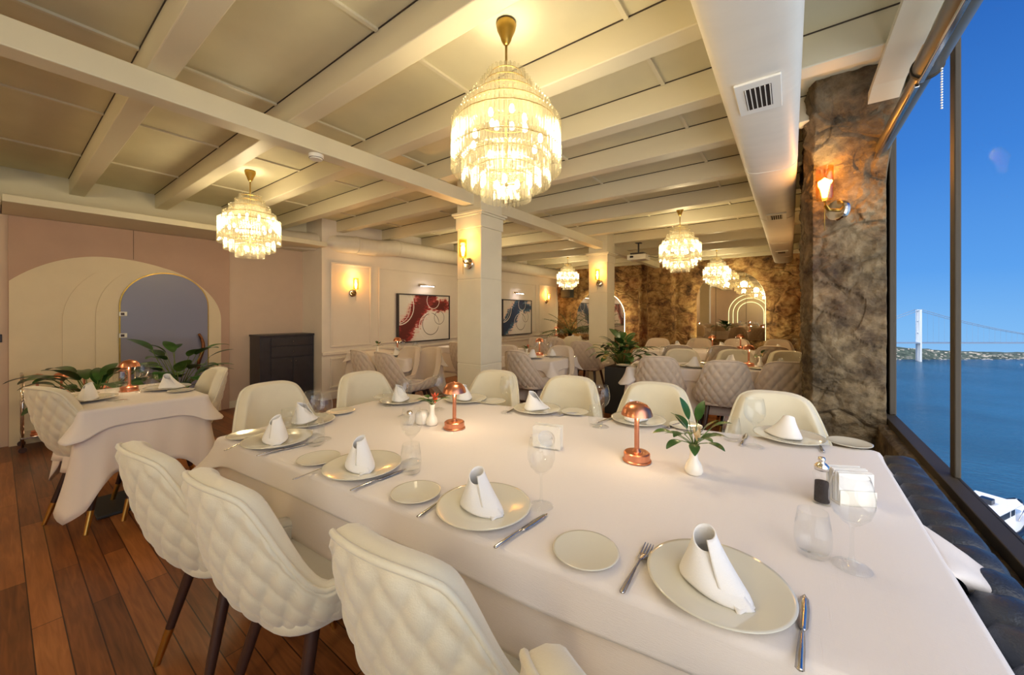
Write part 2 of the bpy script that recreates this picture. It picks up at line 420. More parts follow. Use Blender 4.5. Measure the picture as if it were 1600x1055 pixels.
stone_grid('wall_far', 'stone_warm', far_wall, 260, 110, .07, .02)
def pillar(u, v):
    z = ZC*v
    lean = .5*sm((z-2.2)/.58)
    L = [(.20, 5.2), (.09, 4.9), (.085, 3.62), (.13, 3.5), (.515, 3.5), (.56, 3.86)]
    seg = [0, .08, .40, .44, .94, 1.0]
    for k in range(5):
        if u <= seg[k+1] or k == 4:
            t = (u-seg[k])/(seg[k+1]-seg[k]); break
    a, b = L[k], L[k+1]; x = a[0]+(b[0]-a[0])*t; y = a[1]+(b[1]-a[1])*t
    nr = (-1, 0, 0) if k <= 1 else ((-.6, -.8, 0) if k == 2 else (0, -1, 0))
    w = sm((4.6-y)/.9)
    return (x+.0, y-lean*w, z), nr
stone_grid('wall_right', 'stone', pillar, 260, 260, .026, .016)
def right_far(u, v): return (.22+.05*math.sin(u*9), 5.15+(YF-5.1)*u, ZC*v), (-1, 0, 0)
stone_grid('wall_right_far', 'stone_warm', right_far, 150, 80, .06, .02)
struct(obj('wall_right_core', bx(.46, .56, 3.80, YF+.3, 0, ZC), 'stone', smooth=False))
struct(obj('wall_far_core', bx(-7.0, .56, YF+.12, YF+.3, 0, ZC), 'stone_warm', smooth=False))
def sill(u, v):
    pr = [(.47, .0), (.47, .58), (.49, .602), (.585, .60)]
    k = min(2, int(v*3)); t = v*3-k; a, b = pr[k], pr[k+1]
    return (a[0]+(b[0]-a[0])*t, YB+(3.85-YB)*u, a[1]+(b[1]-a[1])*t), ((-1, 0, 0) if k == 0 else (0, 0, 1))
stone_grid('wall_window_sill', 'stone', sill, 220, 24, .012, .006)
struct(obj('wall_right_lower', bx(.50, .585, YB, 3.85, -.08, .585), 'stone', smooth=False))
struct(obj('wall_right_lintel', bx(.55, .585, YB, 3.85, 2.66, ZC), 'cream_paint', smooth=False))
# window: one glazed opening in two bays
win = bpy.data.objects.new('window_1', None); C.objects.link(win); struct(win)
def wp(name, bm, mat, **k): o = obj(name, bm, mat, win, smooth=False, **k); return struct(o)
wp('frame', bx(.52, .585, YB, 3.8, .60, .645, .004), 'frame_brown')
wp('frame', bx(.555, .585, YB, 3.8, 2.60, 2.66, .004), 'frame_brown')
wp('frame', bx(.55, .585, 3.64, 3.82, .645, 2.60, .004), 'frame_brown')
wp('mullion', bx(.562, .582, 2.41, 2.47, .645, 2.60, .004), 'frame_brown')
wp('mullion', bx(.562, .582, -.07, -.015, .645, 2.60, .004), 'frame_brown')
wp('pane', bx(.570, .574, 2.47, 3.64, .645, 2.60), 'window_glass')
wp('pane', bx(.570, .574, -.015, 2.41, .645, 2.60), 'window_glass')
wp('pane', bx(.570, .574, YB, -.07, .645, 2.60), 'window_glass')

# roller blinds above the glass
def blind(y0, y1, r, label):
    t = thing('roller_blind', label, 'blind', (.478, y0, 2.415), 0, 'roller blinds above the window')
    bm = bmesh.new(); tube(bm, [(0, 0, 0), (0, y1-y0, 0)], r, 24); obj('roll', bm, 'shade_tube', t, angle=40)
    bm = bmesh.new(); tube(bm, [(0, -.01, 0), (0, -.03, 0)], r*1.12, 24); tube(bm, [(0, y1-y0+.003, 0), (0, y1-y0+.018, 0)], r*1.12, 24)
    obj('bracket', bm, 'frame_brown', t, angle=40)
    bm = bmesh.new(); box(bm, -.03, -.012, 0, y1-y0, -r-.022, -r-.004, .003); obj('bottom_bar', bm, 'steel', t, smooth=False)
    return t
b2 = blind(2.44, 3.44, .036, 'grey roller blind above the window bay beside the stone pillar, thinner roll')
b1 = blind(-1.0, 2.38, .048, 'grey roller blind above the long near window bay, thicker roll with bead chain')
bm = bmesh.new()
for q in range(16): bmesh.ops.create_icosphere(bm, subdivisions=1, radius=.0045, matrix=Matrix.Translation((.03, 3.33, -.05-q*.011)))
obj('bead_chain', bm, 'plastic_white', b1)

# ---------------------------------------------------------------- arched door wall
def arch_pts(yl, yc, yr, zs_l, zs_r, zt, n=24, ymin=None):
    pts = [(yr, 0), (yr, zs_r)]
    for i in range(1, n+1):
        a = PI/2*i/n; pts.append((yc+(yr-yc)*math.cos(a), zs_r+(zt-zs_r)*math.sin(a)))
    for i in range(1, n+1):
        a = PI/2*i/n; y = yc-(yc-yl)*math.sin(a); z = zs_l+(zt-zs_l)*math.cos(a)
        if ymin is not None and y < ymin:
            pts.append((ymin, z)); break
        pts.append((y, z))
    pts.append((pts[-1][0], 0)); return pts
struct(obj('wall_left_panel', bx(XL, XL+.03, .07, 1.93, .0, 2.328, .003), 'taupe', smooth=False))
def plate(name, pts, x0, x1, mat):
    bm = bmesh.new(); prism(bm, pts, 'x', x0, x1); return struct(obj(name, bm, mat, smooth=False))
X0 = XL+.03
plate('trim_20', arch_pts(-.25, .75, 1.83, .78, 1.24, 1.98, 36, .075), X0, X0+.016, 'arch_cream')
plate('trim_21', arch_pts(.42, 1.02, 1.775, 1.25, 1.28, 1.925, 30), X0+.016, X0+.034, 'arch_cream')
plate('trim_22', arch_pts(.66, 1.12, 1.735, 1.30, 1.34, 1.885, 30), X0+.034, X0+.052, 'arch_cream')
struct(obj('trim_23', bx(X0, X0+.002, .968, .972, 1.98, 2.328), 'groove', smooth=False))
dr = bpy.data.objects.new('door_1', None); C.objects.link(dr); struct(dr); dr.location = (X0+.052, 1.26, 0)
def dp(y0, y1, zs, zt, inset): return [(y-1.26, z) for y, z in arch_pts(.84+inset, 1.26, 1.68-inset, zs, zs, zt-inset, 28)]
bm = bmesh.new(); prism(bm, dp(0, 0, 1.42, 1.84, 0), 'x', 0, .012); struct(obj('door_edge', bm, 'old_brass', dr, smooth=False))
bm = bmesh.new(); prism(bm, dp(0, 0, 1.42, 1.84, .014), 'x', .012, .022); struct(obj('door_leaf', bm, 'door', dr, smooth=False))
for z in (1.08, 1.33):
    bm = bx(.022, .034, -.42, -.355, z-.025, z+.025, .003); hg = struct(obj('hinge', bm, 'plastic_white', dr, smooth=False))
    struct(obj('hinge_plate', bx(.034, .037, -.408, -.378, z-.014, z+.014), 'dark_leg', hg, smooth=False))
pts = []
for i in range(25):
    t = i/24; pts.append((.07, .30+.035*math.sin(t*PI*1.7)+.035*t, 1.07-.49*t))
bm = bmesh.new(); tube(bm, pts, [.012+.009*math.sin(PI*(.1+.8*i/24)) for i in range(25)], 12)
for i in (5, 19): tube(bm, [pts[i], (.02, pts[i][1], pts[i][2])], .007, 8)
struct(obj('door_handle', bm, 'bronze', dr))
tag(obj('light_switch', bx(XL, XL+.012, -.03, .035, 1.05, 1.13, .003), 'black_wood', smooth=False), 'dark wall switch plate at the left edge beside the arched panel', 'switch')

# back wall behind the camera with its lit arches (seen in the mirrors)
bk = thing('lit_arch', 'nested cream arches with glowing edges, seen reflected in the large arched mirror', 'arch', (-1.6, YB, 0))
for i, (hw, zt) in enumerate(((.95, 2.25), (.75, 2.05), (.55, 1.85))):
    pts = [(hw, 0), (hw, zt-hw)]+[(hw*math.cos(PI*q/24), zt-hw+hw*math.sin(PI*q/24)) for q in range(1, 24)]+[(-hw, zt-hw), (-hw, 0)]
    bm = bmesh.new(); prism(bm, pts, 'y', i*.03, .024+i*.03); obj('arch_panel', bm, 'arch_cream', bk, smooth=False)
    bm = bmesh.new(); tube(bm, [(p[0]*1.01, .012+i*.03, p[1]*1.004) for p in pts], .012, 6); obj('light_strip', bm, 'led_arch', bk)

# ---------------------------------------------------------------- ducts
du = thing('air_duct', 'long white rounded air duct hanging below the joists near the window', 'duct', (-.115, 0, 0))
pr = []
for i in range(13):
    a = PI*i/12; pr.append((.155*math.cos(a) if False else .155*(abs(math.cos(a))**.6)*(1 if math.cos(a) >= 0 else -1), 2.42-.085*(math.sin(a)**.6)))
pr = [(.155, 2.60)]+pr+[(-.155, 2.60)]
bm = bmesh.new(); prism(bm, pr, 'y', YB+.02, 9.35); obj('duct_body', bm, 'duct_white', du, angle=50)
for q, y in enumerate((1.5, 3.2, 4.9, 6.6, 8.3)):
    bm = bmesh.new(); p2 = [(x*1.012, 2.45+(z-2.45)*1.03) for x, z in pr]; prism(bm, p2, 'y', y, y+.02); 
    if q: obj('duct_joint', bm, 'duct_white', du, angle=50)
    else: bm.free()
for y in (2.05, 4.75, 7.6):
    v = obj('vent_grille', bx(-.085, .085, y-.15, y+.15, 2.325, 2.336, .003), 'plastic_white', du, smooth=False)
    obj('vent_opening', bx(-.05, .05, y-.1, y+.1, 2.3235, 2.326), 'dark_hole', v, smooth=False)
    bm = bmesh.new()
    for q in range(6): xx = -.045+q*.018; box(bm, xx-.002, xx+.002, y-.1, y+.1, 2.3195, 2.3245)
    obj('vent_blades', bm, 'plastic_white', v, smooth=False)
d2 = thing('air_duct', 'round white air duct running along the top of the painting wall', 'duct', (0, 0, 0))
bm = bmesh.new(); tube(bm, [(-6.2, 2.5, 2.46), (-5.95, 2.95, 2.44), (-5.6, 3.4, 2.42), (-5.6, 3.75, 2.42), (-5.58, 4.15, 2.47), (-5.58, 10.0, 2.47)], .135, 24)
obj('duct_body', bm, 'duct_white', d2, angle=60)
for a, b in (((-5.6, 3.4, 2.42), (-5.6, 3.42, 2.42)), ((-5.6, 3.72, 2.42), (-5.6, 3.75, 2.42)), ((-5.58, 4.17, 2.47), (-5.58, 4.2, 2.47)), ((-5.58, 7.0, 2.47), (-5.58, 7.03, 2.47))):
    bm = bmesh.new(); tube(bm, [a, b], .139, 24); obj('duct_joint', bm, 'duct_white', d2, angle=60)

# smoke detector + projector
sd = thing('smoke_detector', 'round white smoke detector on the underside of the long ceiling beam', 'smoke detector', (-2.745, 1.36, 2.48))
obj('detector_body', lathe([(0, 0), (.05, 0), (.05, -.018), (.04, -.035), (0, -.038)], 24), 'plastic_white', sd, angle=40)
obj('detector_slots', lathe([(.0405, -.024), (.046, -.024), (.046, -.028), (.0405, -.028)], 24), 'dark_hole', sd)
pj = thing('projector', 'white projector hanging from a ceiling bracket beside the rear column', 'projector', (-2.22, 6.9, 2.34))
obj('projector_case', bx(-.17, .17, -.13, .13, -.05, .05, .015), 'plastic_white', pj, smooth=False)
obj('lens', lathe([(0, -.01), (.03, -.01), (.03, .02), (0, .02)], 16), 'dark_hole', pj).location = (-.08, -.14, 0)
bm = bmesh.new(); tube(bm, [(0, 0, .08), (0, 0, .27)], .014, 8); box(bm, -.12, .12, -.1, .1, .06, .08); box(bm, -.05, .05, -.05, .05, .26, .27)
obj('mount_bracket', bm, 'black_wood', pj, smooth=False)
bm = bmesh.new(); tube(bm, [(.15, 0, .02), (.3, .05, -.02), (.5, .08, .06), (.62, .1, .26)], .005, 6); obj('cable', bm, 'black_wood', pj)

# ---------------------------------------------------------------- chandeliers
TIERS = [(.09, -.06, -.20, 26), (.122, -.11, -.26, 34), (.17, -.175, -.33, 48), (.22, -.245, -.40, 62), (.26, -.31, -.45, 74), (.262, -.435, -.55, 74), (.212, -.48, -.615, 60), (.165, -.53, -.635, 46), (.118, -.56, -.684, 34)]
def make_chandelier():
    t = bpy.data.objects.new('chandelier', None); C.objects.link(t)
    obj('ceiling_canopy', lathe([(0, .19), (.045, .19), (.05, .175), (.044, .15), (.03, .12), (.024, .1), (.012, .08), (0, .075)], 24), 'old_brass', t)
    bm = bmesh.new(); tube(bm, [(0, 0, .09), (0, 0, -.62)], .006, 8); obj('hanging_rod', bm, 'old_brass', t)
    for (r, zt, zb, n) in TIERS:
        bm = bmesh.new()
        for k in range(n):
            a = 2*PI*k/n; cx, cy = r*math.cos(a), r*math.sin(a); w = .0092
            ring = [(w, 0), (-.4*w, .95*w), (-.4*w, -.95*w)]
            R = [(cx+p*math.cos(a)-q*math.sin(a), cy+p*math.sin(a)+q*math.cos(a)) for p, q in ring]
            lo = [bm.verts.new((x, y, zb)) for x, y in R]; hi = [bm.verts.new((x, y, zt)) for x, y in R]
            tp = bm.verts.new((cx, cy, zb-.006)); t2 = bm.verts.new((cx, cy, zt+.005))
            for q in range(3):
                q2 = (q+1) % 3; bm.faces.new((lo[q], lo[q2], hi[q2], hi[q])); bm.faces.new((lo[q2], lo[q], tp)); bm.faces.new((hi[q], hi[q2], t2))
        tr = obj('crystal_tier', bm, 'crystal', t, smooth=False)
        bm = bmesh.new(); tube(bm, [((r-.012)*math.cos(2*PI*k/24), (r-.012)*math.sin(2*PI*k/24), zt-.012) for k in range(25)], .003, 5, False)
        obj('tier_ring', bm, 'old_brass', tr)
    for (r, z, n) in ((.09, -.28, 5), (.17, -.40, 8), (.06, -.60, 3)):
        for k in range(n):
            a = 2*PI*(k+.5)/n
            obj('light_bulb', lathe([(0, -.022), (.010, -.016), (.013, 0), (.009, .016), (0, .026)], 8, off=(r*math.cos(a), r*math.sin(a), z)), 'bulb_warm', t)
    return t
def add_light(name, loc, power, col, rad=.05):
    L = bpy.data.lights.new(name, 'POINT'); L.energy = power; L.color = col; L.shadow_soft_size = rad
    o = bpy.data.objects.new(name, L); C.objects.link(o); o.location = loc; return o
CH = [(-1.13, 1.49, 'large crystal chandelier hanging nearest the camera over the big white table'),
      (-4.40, 1.52, 'crystal chandelier hanging at left before the arched blue-grey door'),
      (-1.22, 5.55, 'crystal chandelier over the right-hand tables, first behind the big one beside the duct'),
      (-1.28, 9.2, 'crystal chandelier hanging farthest right in front of the large arched mirror'),
      (-4.40, 8.3, 'small distant crystal chandelier hanging left of the rear column'),
      (-1.0, -1.55, 'added crystal chandelier for warm fill, behind the camera end of the big table'),  # this and the next one are added behind the camera for warm fill
      (-4.2, -1.55, 'added warm-fill crystal chandelier behind the camera at the trolley end of the room'),
      (-4.42, 4.95, 'crystal chandelier mostly hidden behind the front column')]
WARM = (1, .82, .54)
for (x, y, lb) in CH:
    place('chandelier', make_chandelier, (x, y, 2.59), 0, lb, 'chandelier', 'crystal chandeliers')
    add_light('chandelier_light', (x, y, 2.27), 21 if y > -1 else 42, WARM, .10); add_light('chandelier_light', (x, y, 2.05), 10 if y > -1 else 20, WARM, .06)  # stronger in the added fill chandeliers behind the camera

# ---------------------------------------------------------------- sconces (local +x points away from the wall)
def make_sconce(metal='old_brass'):
    t = bpy.data.objects.new('wall_sconce', None); C.objects.link(t)
    bm = lathe([(0, 0), (.062, 0), (.062, .018), (.055, .026), (0, .03)], 24); bmesh.ops.rotate(bm, verts=bm.verts, matrix=Matrix.Rotation(PI/2, 3, 'Y'))
    obj('wall_plate', bm, 'chrome', t, angle=40)
    bm = bmesh.new(); tube(bm, [(.02, 0, 0), (.07, 0, 0), (.095, 0, .02), (.1, 0, .05)], .009, 10); obj('arm', bm, 'old_brass', t)
    bm = bmesh.new(); tube(bm, [(.1, 0, .05), (.1, 0, -.12)], .002, 6); obj('pull_chain', bm, 'old_brass', t)
    obj('glass_shade', lathe([(.012, .05), (.036, .055), (.04, .07), (.04, .24), (.038, .24), (.038, .07), (.012, .06)], 24, off=(.1, 0, 0)), 'amber_glass', t, angle=50)
    obj('light_bulb', lathe([(0, .065), (.012, .07), (.014, .09), (.024, .135), (.02, .165), (0, .182)], 14, off=(.1, 0, 0)), 'bulb_amber', t)
    return t
AMB = (1, .60, .24)
def sconce(loc, rz, label, power=5, sc=1):
    place('sconce', make_sconce, loc, rz, label, 'wall lamp', 'amber glass wall sconces', sc)
    d = Vector((math.cos(rz), math.sin(rz), 0))*.1
    add_light('sconce_light', (loc[0]+d.x, loc[1]+d.y, loc[2]+.2), power, AMB, .03)
sconce((-2.74, 2.97, 1.865), -PI/2, 'amber glass sconce on the front column facing the big table')
sconce((-2.74, 6.37, 1.865), -PI/2, 'amber glass sconce on the rear column')
sconce((.27, 3.43, 2.05), -PI/2-.75, 'amber glass sconce with round plate on the rough stone pillar by the window', 9, 1.2)
sconce((-5.74, 3.43, 1.66), 0, 'amber glass sconce in the narrow panel left of the red painting')
sconce((-5.74, 9.48, 1.66), 0, 'amber glass sconce right of the blue painting near the stone wall')
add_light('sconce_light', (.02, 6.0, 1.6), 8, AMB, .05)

# ---------------------------------------------------------------- paintings
def painting(yc, w, h, zc, mat, label, dz=.2):
    t = thing('painting', label, 'painting', (-5.72, yc, zc), 0, 'abstract paintings on the white wall')
    obj('canvas', bx(-.01, .025, -w/2, w/2, -h/2, h/2), mat, t, smooth=False)
    bm = bmesh.new(); e = .022
    for a in ((-w/2-e, w/2+e, h/2, h/2+e), (-w/2-e, w/2+e, -h/2-e, -h/2), (-w/2-e, -w/2, -h/2, h/2), (w/2, w/2+e, -h/2, h/2)): box(bm, -.02, .04, *a)
    obj('frame', bm, 'black_wood', t, smooth=False)
    zl = zc+h/2+dz
    l = thing('picture_light', 'small chrome picture light above the ' + label.split(',')[0], 'picture light', (-5.74, yc-.02, zl), 0, 'picture lights')
    bm = bx(0, .03, -.13, .05, -.022, .022, .004); obj('wall_plate', bm, 'chrome', l, smooth=False)
    bm = bmesh.new(); tube(bm, [(.03, 0, 0), (.12, 0, -.01)], .006, 8); obj('arm', bm, 'chrome', l)
    bm = bmesh.new(); tube(bm, [(.13, -.18, -.012), (.13, .18, -.012)], .012, 12); obj('lamp_tube', bm, 'chrome', l)
    obj('light_strip', bx(.12, .14, -.16, .16, -.0285, -.0245), 'picture_led', l, smooth=False)
    L = bpy.data.lights.new('picture_lamp', 'SPOT'); L.energy = 14; L.color = (1, .82, .78); L.spot_size = 1.5; L.spot_blend = .8; L.shadow_soft_size = .03
    o = bpy.data.objects.new('picture_lamp', L); C.objects.link(o); o.location = (-5.60, yc, zl-.035); o.rotation_euler = (0, -.45, 0)
painting(4.92, 1.24, .86, 1.24, 'art_red', 'red and white abstract painting, hung left of the front column')
painting(8.0, 1.25, .86, 1.22, 'art_blue', 'blue and white abstract painting, hung between the two columns')

# ---------------------------------------------------------------- mirrors on the stone wall
def arch_mirror(xc, hw, zs, zt, yy, label, seams=()):
    t = thing('arched_mirror', label, 'mirror', (xc, yy, 0), 0, 'arched mirrors on the stone wall')
    def outline(k, b=.72):
        h = hw*k; pts = [(h, b), (h, zs)]+[(h*math.cos(PI*q/32), zs+(zt-zs)*k*math.sin(PI*q/32)) for q in range(1, 32)]+[(-h, zs), (-h, b)]
        return pts
    bm = bmesh.new(); prism(bm, outline(1), 'y', 0, .02); obj('mirror_glass', bm, 'mirror', t, smooth=False)
    bm = bmesh.new(); tube(bm, [(x, .035, z) for x, z in outline(.985)], .012, 6); obj('light_strip', bm, 'led_warm', t)
    bm = bmesh.new()
    for s in seams: box(bm, s-.004, s+.004, -.003, .0, .72, zs+(zt-zs)*math.sqrt(max(0, 1-(s/hw)**2)))
    if seams: obj('mirror_seam', bm, 'groove', t, smooth=False)
    else: bm.free()
arch_mirror(-1.13, .69, 1.62, 2.32, YF-.20, 'large arched mirror with glowing rim on the stone wall, right of the rear column', (-.28, .33))
arch_mirror(-4.30, .70, 1.25, 1.92, YF-.20, 'smaller arched mirror with glowing rim behind the palm and rear column')
tag(obj('wall_speaker', bx(-5.45, -5.15, YF-.35, YF-.1, 1.78, 2.12, .01), 'planter_black', smooth=False), 'dark box speaker high on the stone wall above the palm', 'speaker')

# ---------------------------------------------------------------- cabinet
cb = thing('cabinet', 'black sideboard with drawers and doors in the wall recess', 'cabinet', (XL+.02, 2.18, 0))
obj('carcass', bx(0, .36, 0, .74, .03, 1.0, .004), 'black_wood', cb, smooth=False)
obj('top', bx(-.0, .375, -.01, .745, 1.0, 1.025, .003), 'black_wood', cb, smooth=False)
obj('plinth', bx(.02, .34, .02, .72, 0, .03), 'black_wood', cb, smooth=False)
for z0, z1 in ((.86, .975), (.70, .84)):
    d = obj('drawer', bx(.36, .375, .14, .725, z0, z1, .003), 'black_wood', cb, smooth=False)
    obj('knob', lathe([(0, 0), (.004, 0), (.004, .012), (.008, .018), (0, .022)], 10), 'steel', d).matrix_local = Matrix.Translation((.375, .43, (z0+z1)/2)) @ Matrix.Rotation(PI/2, 4, 'Y')
for y0, y1, ky in ((.14, .43, .40), (.436, .725, .465)):
    d = obj('door', bx(.36, .375, y0, y1, .05, .68, .003), 'black_wood', cb, smooth=False)
    obj('knob', lathe([(0, 0), (.004, 0), (.004, .012), (.008, .018), (0, .022)], 10), 'steel', d).matrix_local = Matrix.Translation((.375, ky, .63)) @ Matrix.Rotation(PI/2, 4, 'Y')

# ---------------------------------------------------------------- chair  (faces local +y, origin at floor under the seat)
def chair_rim(u):
    """u in -1..1 around the tub, 0 = middle of the back; returns rim point"""
    s = abs(u); sg = 1 if u >= 0 else -1
    # plan: superellipse back then straight arms
    if s < .62:
        a = s/.62*PI/2
        x = .262*math.sin(a)**.80; y = -.06-.28*math.cos(a)**.62
    else:
        t = (s-.62)/.38; x = .262-.012*t; y = -.06+.30*t
    # height: rounded top, steep drop, low arms
    z = .905-.42*0
    if s < .27: z = .90-.028*(s/.27)**3
    elif s < .56:
        t = (s-.27)/.29; z = .872-.292*(.35*t+.65*sm(t))
    else: z = .58-.045*sm((s-.56)/.3)
    # the back narrows and leans as it rises
    k = (z-.55)/.35
    x *= 1-.16*max(0, k); y = y-.03*max(0, k)
    return Vector((sg*x, y, z))
def chair_low(u):
    s = abs(u); sg = 1 if u >= 0 else -1
    if s < .62:
        a = s/.62*PI/2; x = .185*math.sin(a)**.85; y = -.02-.17*math.cos(a)**.7
    else:
        t = (s-.62)/.38; x = .185; y = -.02+.22*t
    return Vector((sg*x, y, .45))
def bez(a, b, c, t): return a*(1-t)**2+b*(2*t*(1-t))+c*t*t
def make_chair(mat='velvet'):
    t = bpy.data.objects.new('dining_chair', None); C.objects.link(t)
    NU, NV = 170, 60
    us = [-1+2*i/NU for i in range(NU+1)]
    # arc length for the quilting
    arc = [0]
    for i in range(1, NU+1):
        p0, p1 = chair_rim(us[i-1]), chair_rim(us[i]); l0, l1 = chair_low(us[i-1]), chair_low(us[i])
        arc.append(arc[-1]+.5*((p1-p0).xy.length+(l1-l0).xy.length)+.0)
    mid = arc[NU//2]; arc = [a-mid for a in arc]
    bm = bmesh.new(); g = []
    for i, u in enumerate(us):
        top, low = chair_rim(u), chair_low(u)
        ctl = Vector((low.x*.35+top.x*.76, low.y*.42+top.y*.60, .46))
        col = []
        for j in range(NV+1):
            v = j/NV; p = bez(low, ctl, top, v); col.append(p)
        g.append(col)
    # quilt: normal displacement
    pos = [[None]*(NV+1) for _ in us]
    for i in range(NU+1):
        for j in range(NV+1):
            a, b = g[max(0, i-1)][j], g[min(NU, i+1)][j]; c, d = g[i][max(0, j-1)], g[i][min(NV, j+1)]
            n = (b-a).cross(d-c)
            if n.length < 1e-9: n = Vector((0, -1, 0))
            n.normalize()
            z = g[i][j].z; A, B = arc[i]/.035, z/.058
            q = abs(math.sin(PI*(A+B)/1.0*.5*1.0*1.0))*abs(math.sin(PI*(A-B)*.5))
            q = q**.42
            fade = min(1, (NV-j)/2.0, j/2.0)*min(1, i/2, (NU-i)/2)
            pos[i][j] = g[i][j]+n*(.0125*q*fade)
    V = [[bm.verts.new(p) for p in col] for col in pos]
    for i in range(NU):
        for j in range(NV): bm.faces.new((V[i][j], V[i+1][j], V[i+1][j+1], V[i][j+1]))
    lowc = [V[i][0] for i in range(NU+1)]
    c0 = bm.verts.new((0, 0, .438))
    for i in range(NU): bm.faces.new((c0, lowc[i+1], lowc[i]))
    bm.faces.new((c0, lowc[0], lowc[NU]))
    obj('quilted_shell', bm, mat, t)
    # smooth inner lining
    bm = bmesh.new(); W = []
    for i in range(0, NU+1, 2):
        u = us[i]; top = chair_rim(u); q = []
        inn = Vector((top.x*.84, top.y*.86+.012, top.z-.004)) if abs(u) < .7 else Vector((top.x*.86, top.y, top.z-.004))
        lo = Vector((inn.x*.93, inn.y*.80+.01, .465)); ct = Vector((inn.x, inn.y*.92, .55))
        if abs(u) > .62: lo = Vector((inn.x*.98, inn.y, .465))
        tp = (top+inn)/2+Vector((0, 0, .012))
        q = [top, top*.7+tp*.3+Vector((0, 0, .003)), tp, inn*.7+tp*.3+Vector((0, 0, .003)), inn]+[bez(inn, ct, lo, k/8) for k in range(1, 9)]
        W.append([bm.verts.new(p) for p in q])
    for a, b in zip(W, W[1:]):
        for k in range(len(a)-1): bm.faces.new((a[k], a[k+1], b[k+1], b[k]))
    for e in (W[0], W[-1]):
        p = bm.verts.new((e[-1].co.x*1.05, e[-1].co.y, .45)); p2 = bm.verts.new((e[0].co.x*.84, e[0].co.y-.01, .45))
        bm.faces.new([*e, p, p2])
    obj('backrest', bm, mat, t)
    # seat cushion
    bm = bmesh.new(); rows = []
    n = 40
    def sh(k, f):
        a = 2*PI*k/n; c, s = math.cos(a), math.sin(a); e = .55
        return Vector((.222*f*abs(c)**e*(1 if c > 0 else -1), -.0+(.262 if s > 0 else .235)*f*abs(s)**e*(1 if s > 0 else -1), 0))
    for f, z in ((.85, .445), (.97, .45), (1.0, .46), (1.0, .482), (.975, .497), (.93, .505), (.6, .512), (.2, .514)):
        rows.append([bm.verts.new(sh(k, f)+Vector((0, 0, z))) for k in range(n)])
    for a, b in zip(rows, rows[1:]):
        for k in range(n): bm.faces.new((a[k], a[(k+1) % n], b[(k+1) % n], b[k]))
    bm.faces.new(rows[0]); bm.faces.new(rows[-1]); obj('seat', bm, mat, t)
    bm = bmesh.new(); tube(bm, [chair_rim(u)+Vector((0, -.0, .002)) for u in us[::2]], .0075, 8); obj('piping', bm, mat, t)
    obj('seat_frame', bx(-.15, .15, -.13, .15, .42, .445, .008), 'dark_leg', t, smooth=False)
    for sx in (-1, 1):
        for sy in (-1, 1):
            p0 = Vector((sx*.135, sy*.13+.01, .43)); p1 = Vector((sx*.205, sy*.235+.0, 0)); m = p0.lerp(p1, .70)
            bm = bmesh.new(); tube(bm, [p0, m], [.0205, .015], 12); lg = obj('leg', bm, 'dark_leg', t, angle=40)
            bm = bmesh.new(); tube(bm, [m, p1], [.0157, .0115], 12); obj('leg_tip', bm, 'brass', lg, angle=40)
    return t
def chair(x, y, rz, label, group, beige=False):
    k = 'beige' if beige else 'cream'
    if k not in PROTO: PROTO[k] = make_chair('velvet_beige' if beige else 'velvet'); o = PROTO[k]
    else: o = copy_tree(PROTO[k])
    o.location = (x, y, 0); o.rotation_euler = (0, 0, rz); tag(o, label, 'chair', group); return o
def chair_px(px, py, rz, label, group, beige=False, z=.90):
    """the middle of the back's top edge sits at this point; rz 0 faces +y"""
    x, y = at(px, py, z); bx_, by_ = 0, -.37
    x -= bx_*math.cos(rz)-by_*math.sin(rz); y -= bx_*math.sin(rz)+by_*math.cos(rz)
    return chair(x, y, rz, label, group, beige)
G1 = 'cream chairs along the near side of the big table'
chair(-1.765, .61, .06, 'cream quilted chair on the near side of the big table, farthest from camera of four', G1)
chair(-1.29, .675, .06, 'cream quilted chair seen whole from its side at the big table, second from the left', G1)
chair(-.67, .77, .08, 'cream quilted chair with large diamond back cropped by the lower frame edge', G1)
chair(-.07, .715, -.24, 'cream chair of which only the top corner shows at the bottom frame edge', G1)
G2 = 'cream chairs at the left end of the big table'
chair(-2.30, 1.03, -PI/2+.05, 'cream chair at the left end of the big table before the black cabinet', G2)
chair(-2.22, 1.58, -PI/2-.05, 'cream chair at the left end of the big table, beyond the one before the cabinet', G2)
G3 = 'cream chairs along the far side of the big table'
chair_px(781, 580, PI+.16, 'cream chair facing us in front of the foot of the front column', G3)
chair_px(896, 589, PI+.16, 'cream chair facing us on the far side, between front column and planter', G3)
chair_px(1026, 599, PI+.16, 'cream chair facing us behind the right copper lamp on the big table', G3)
chair_px(1206, 613, PI+.16, 'cream chair facing us at the big table beside the stone pillar', G3)

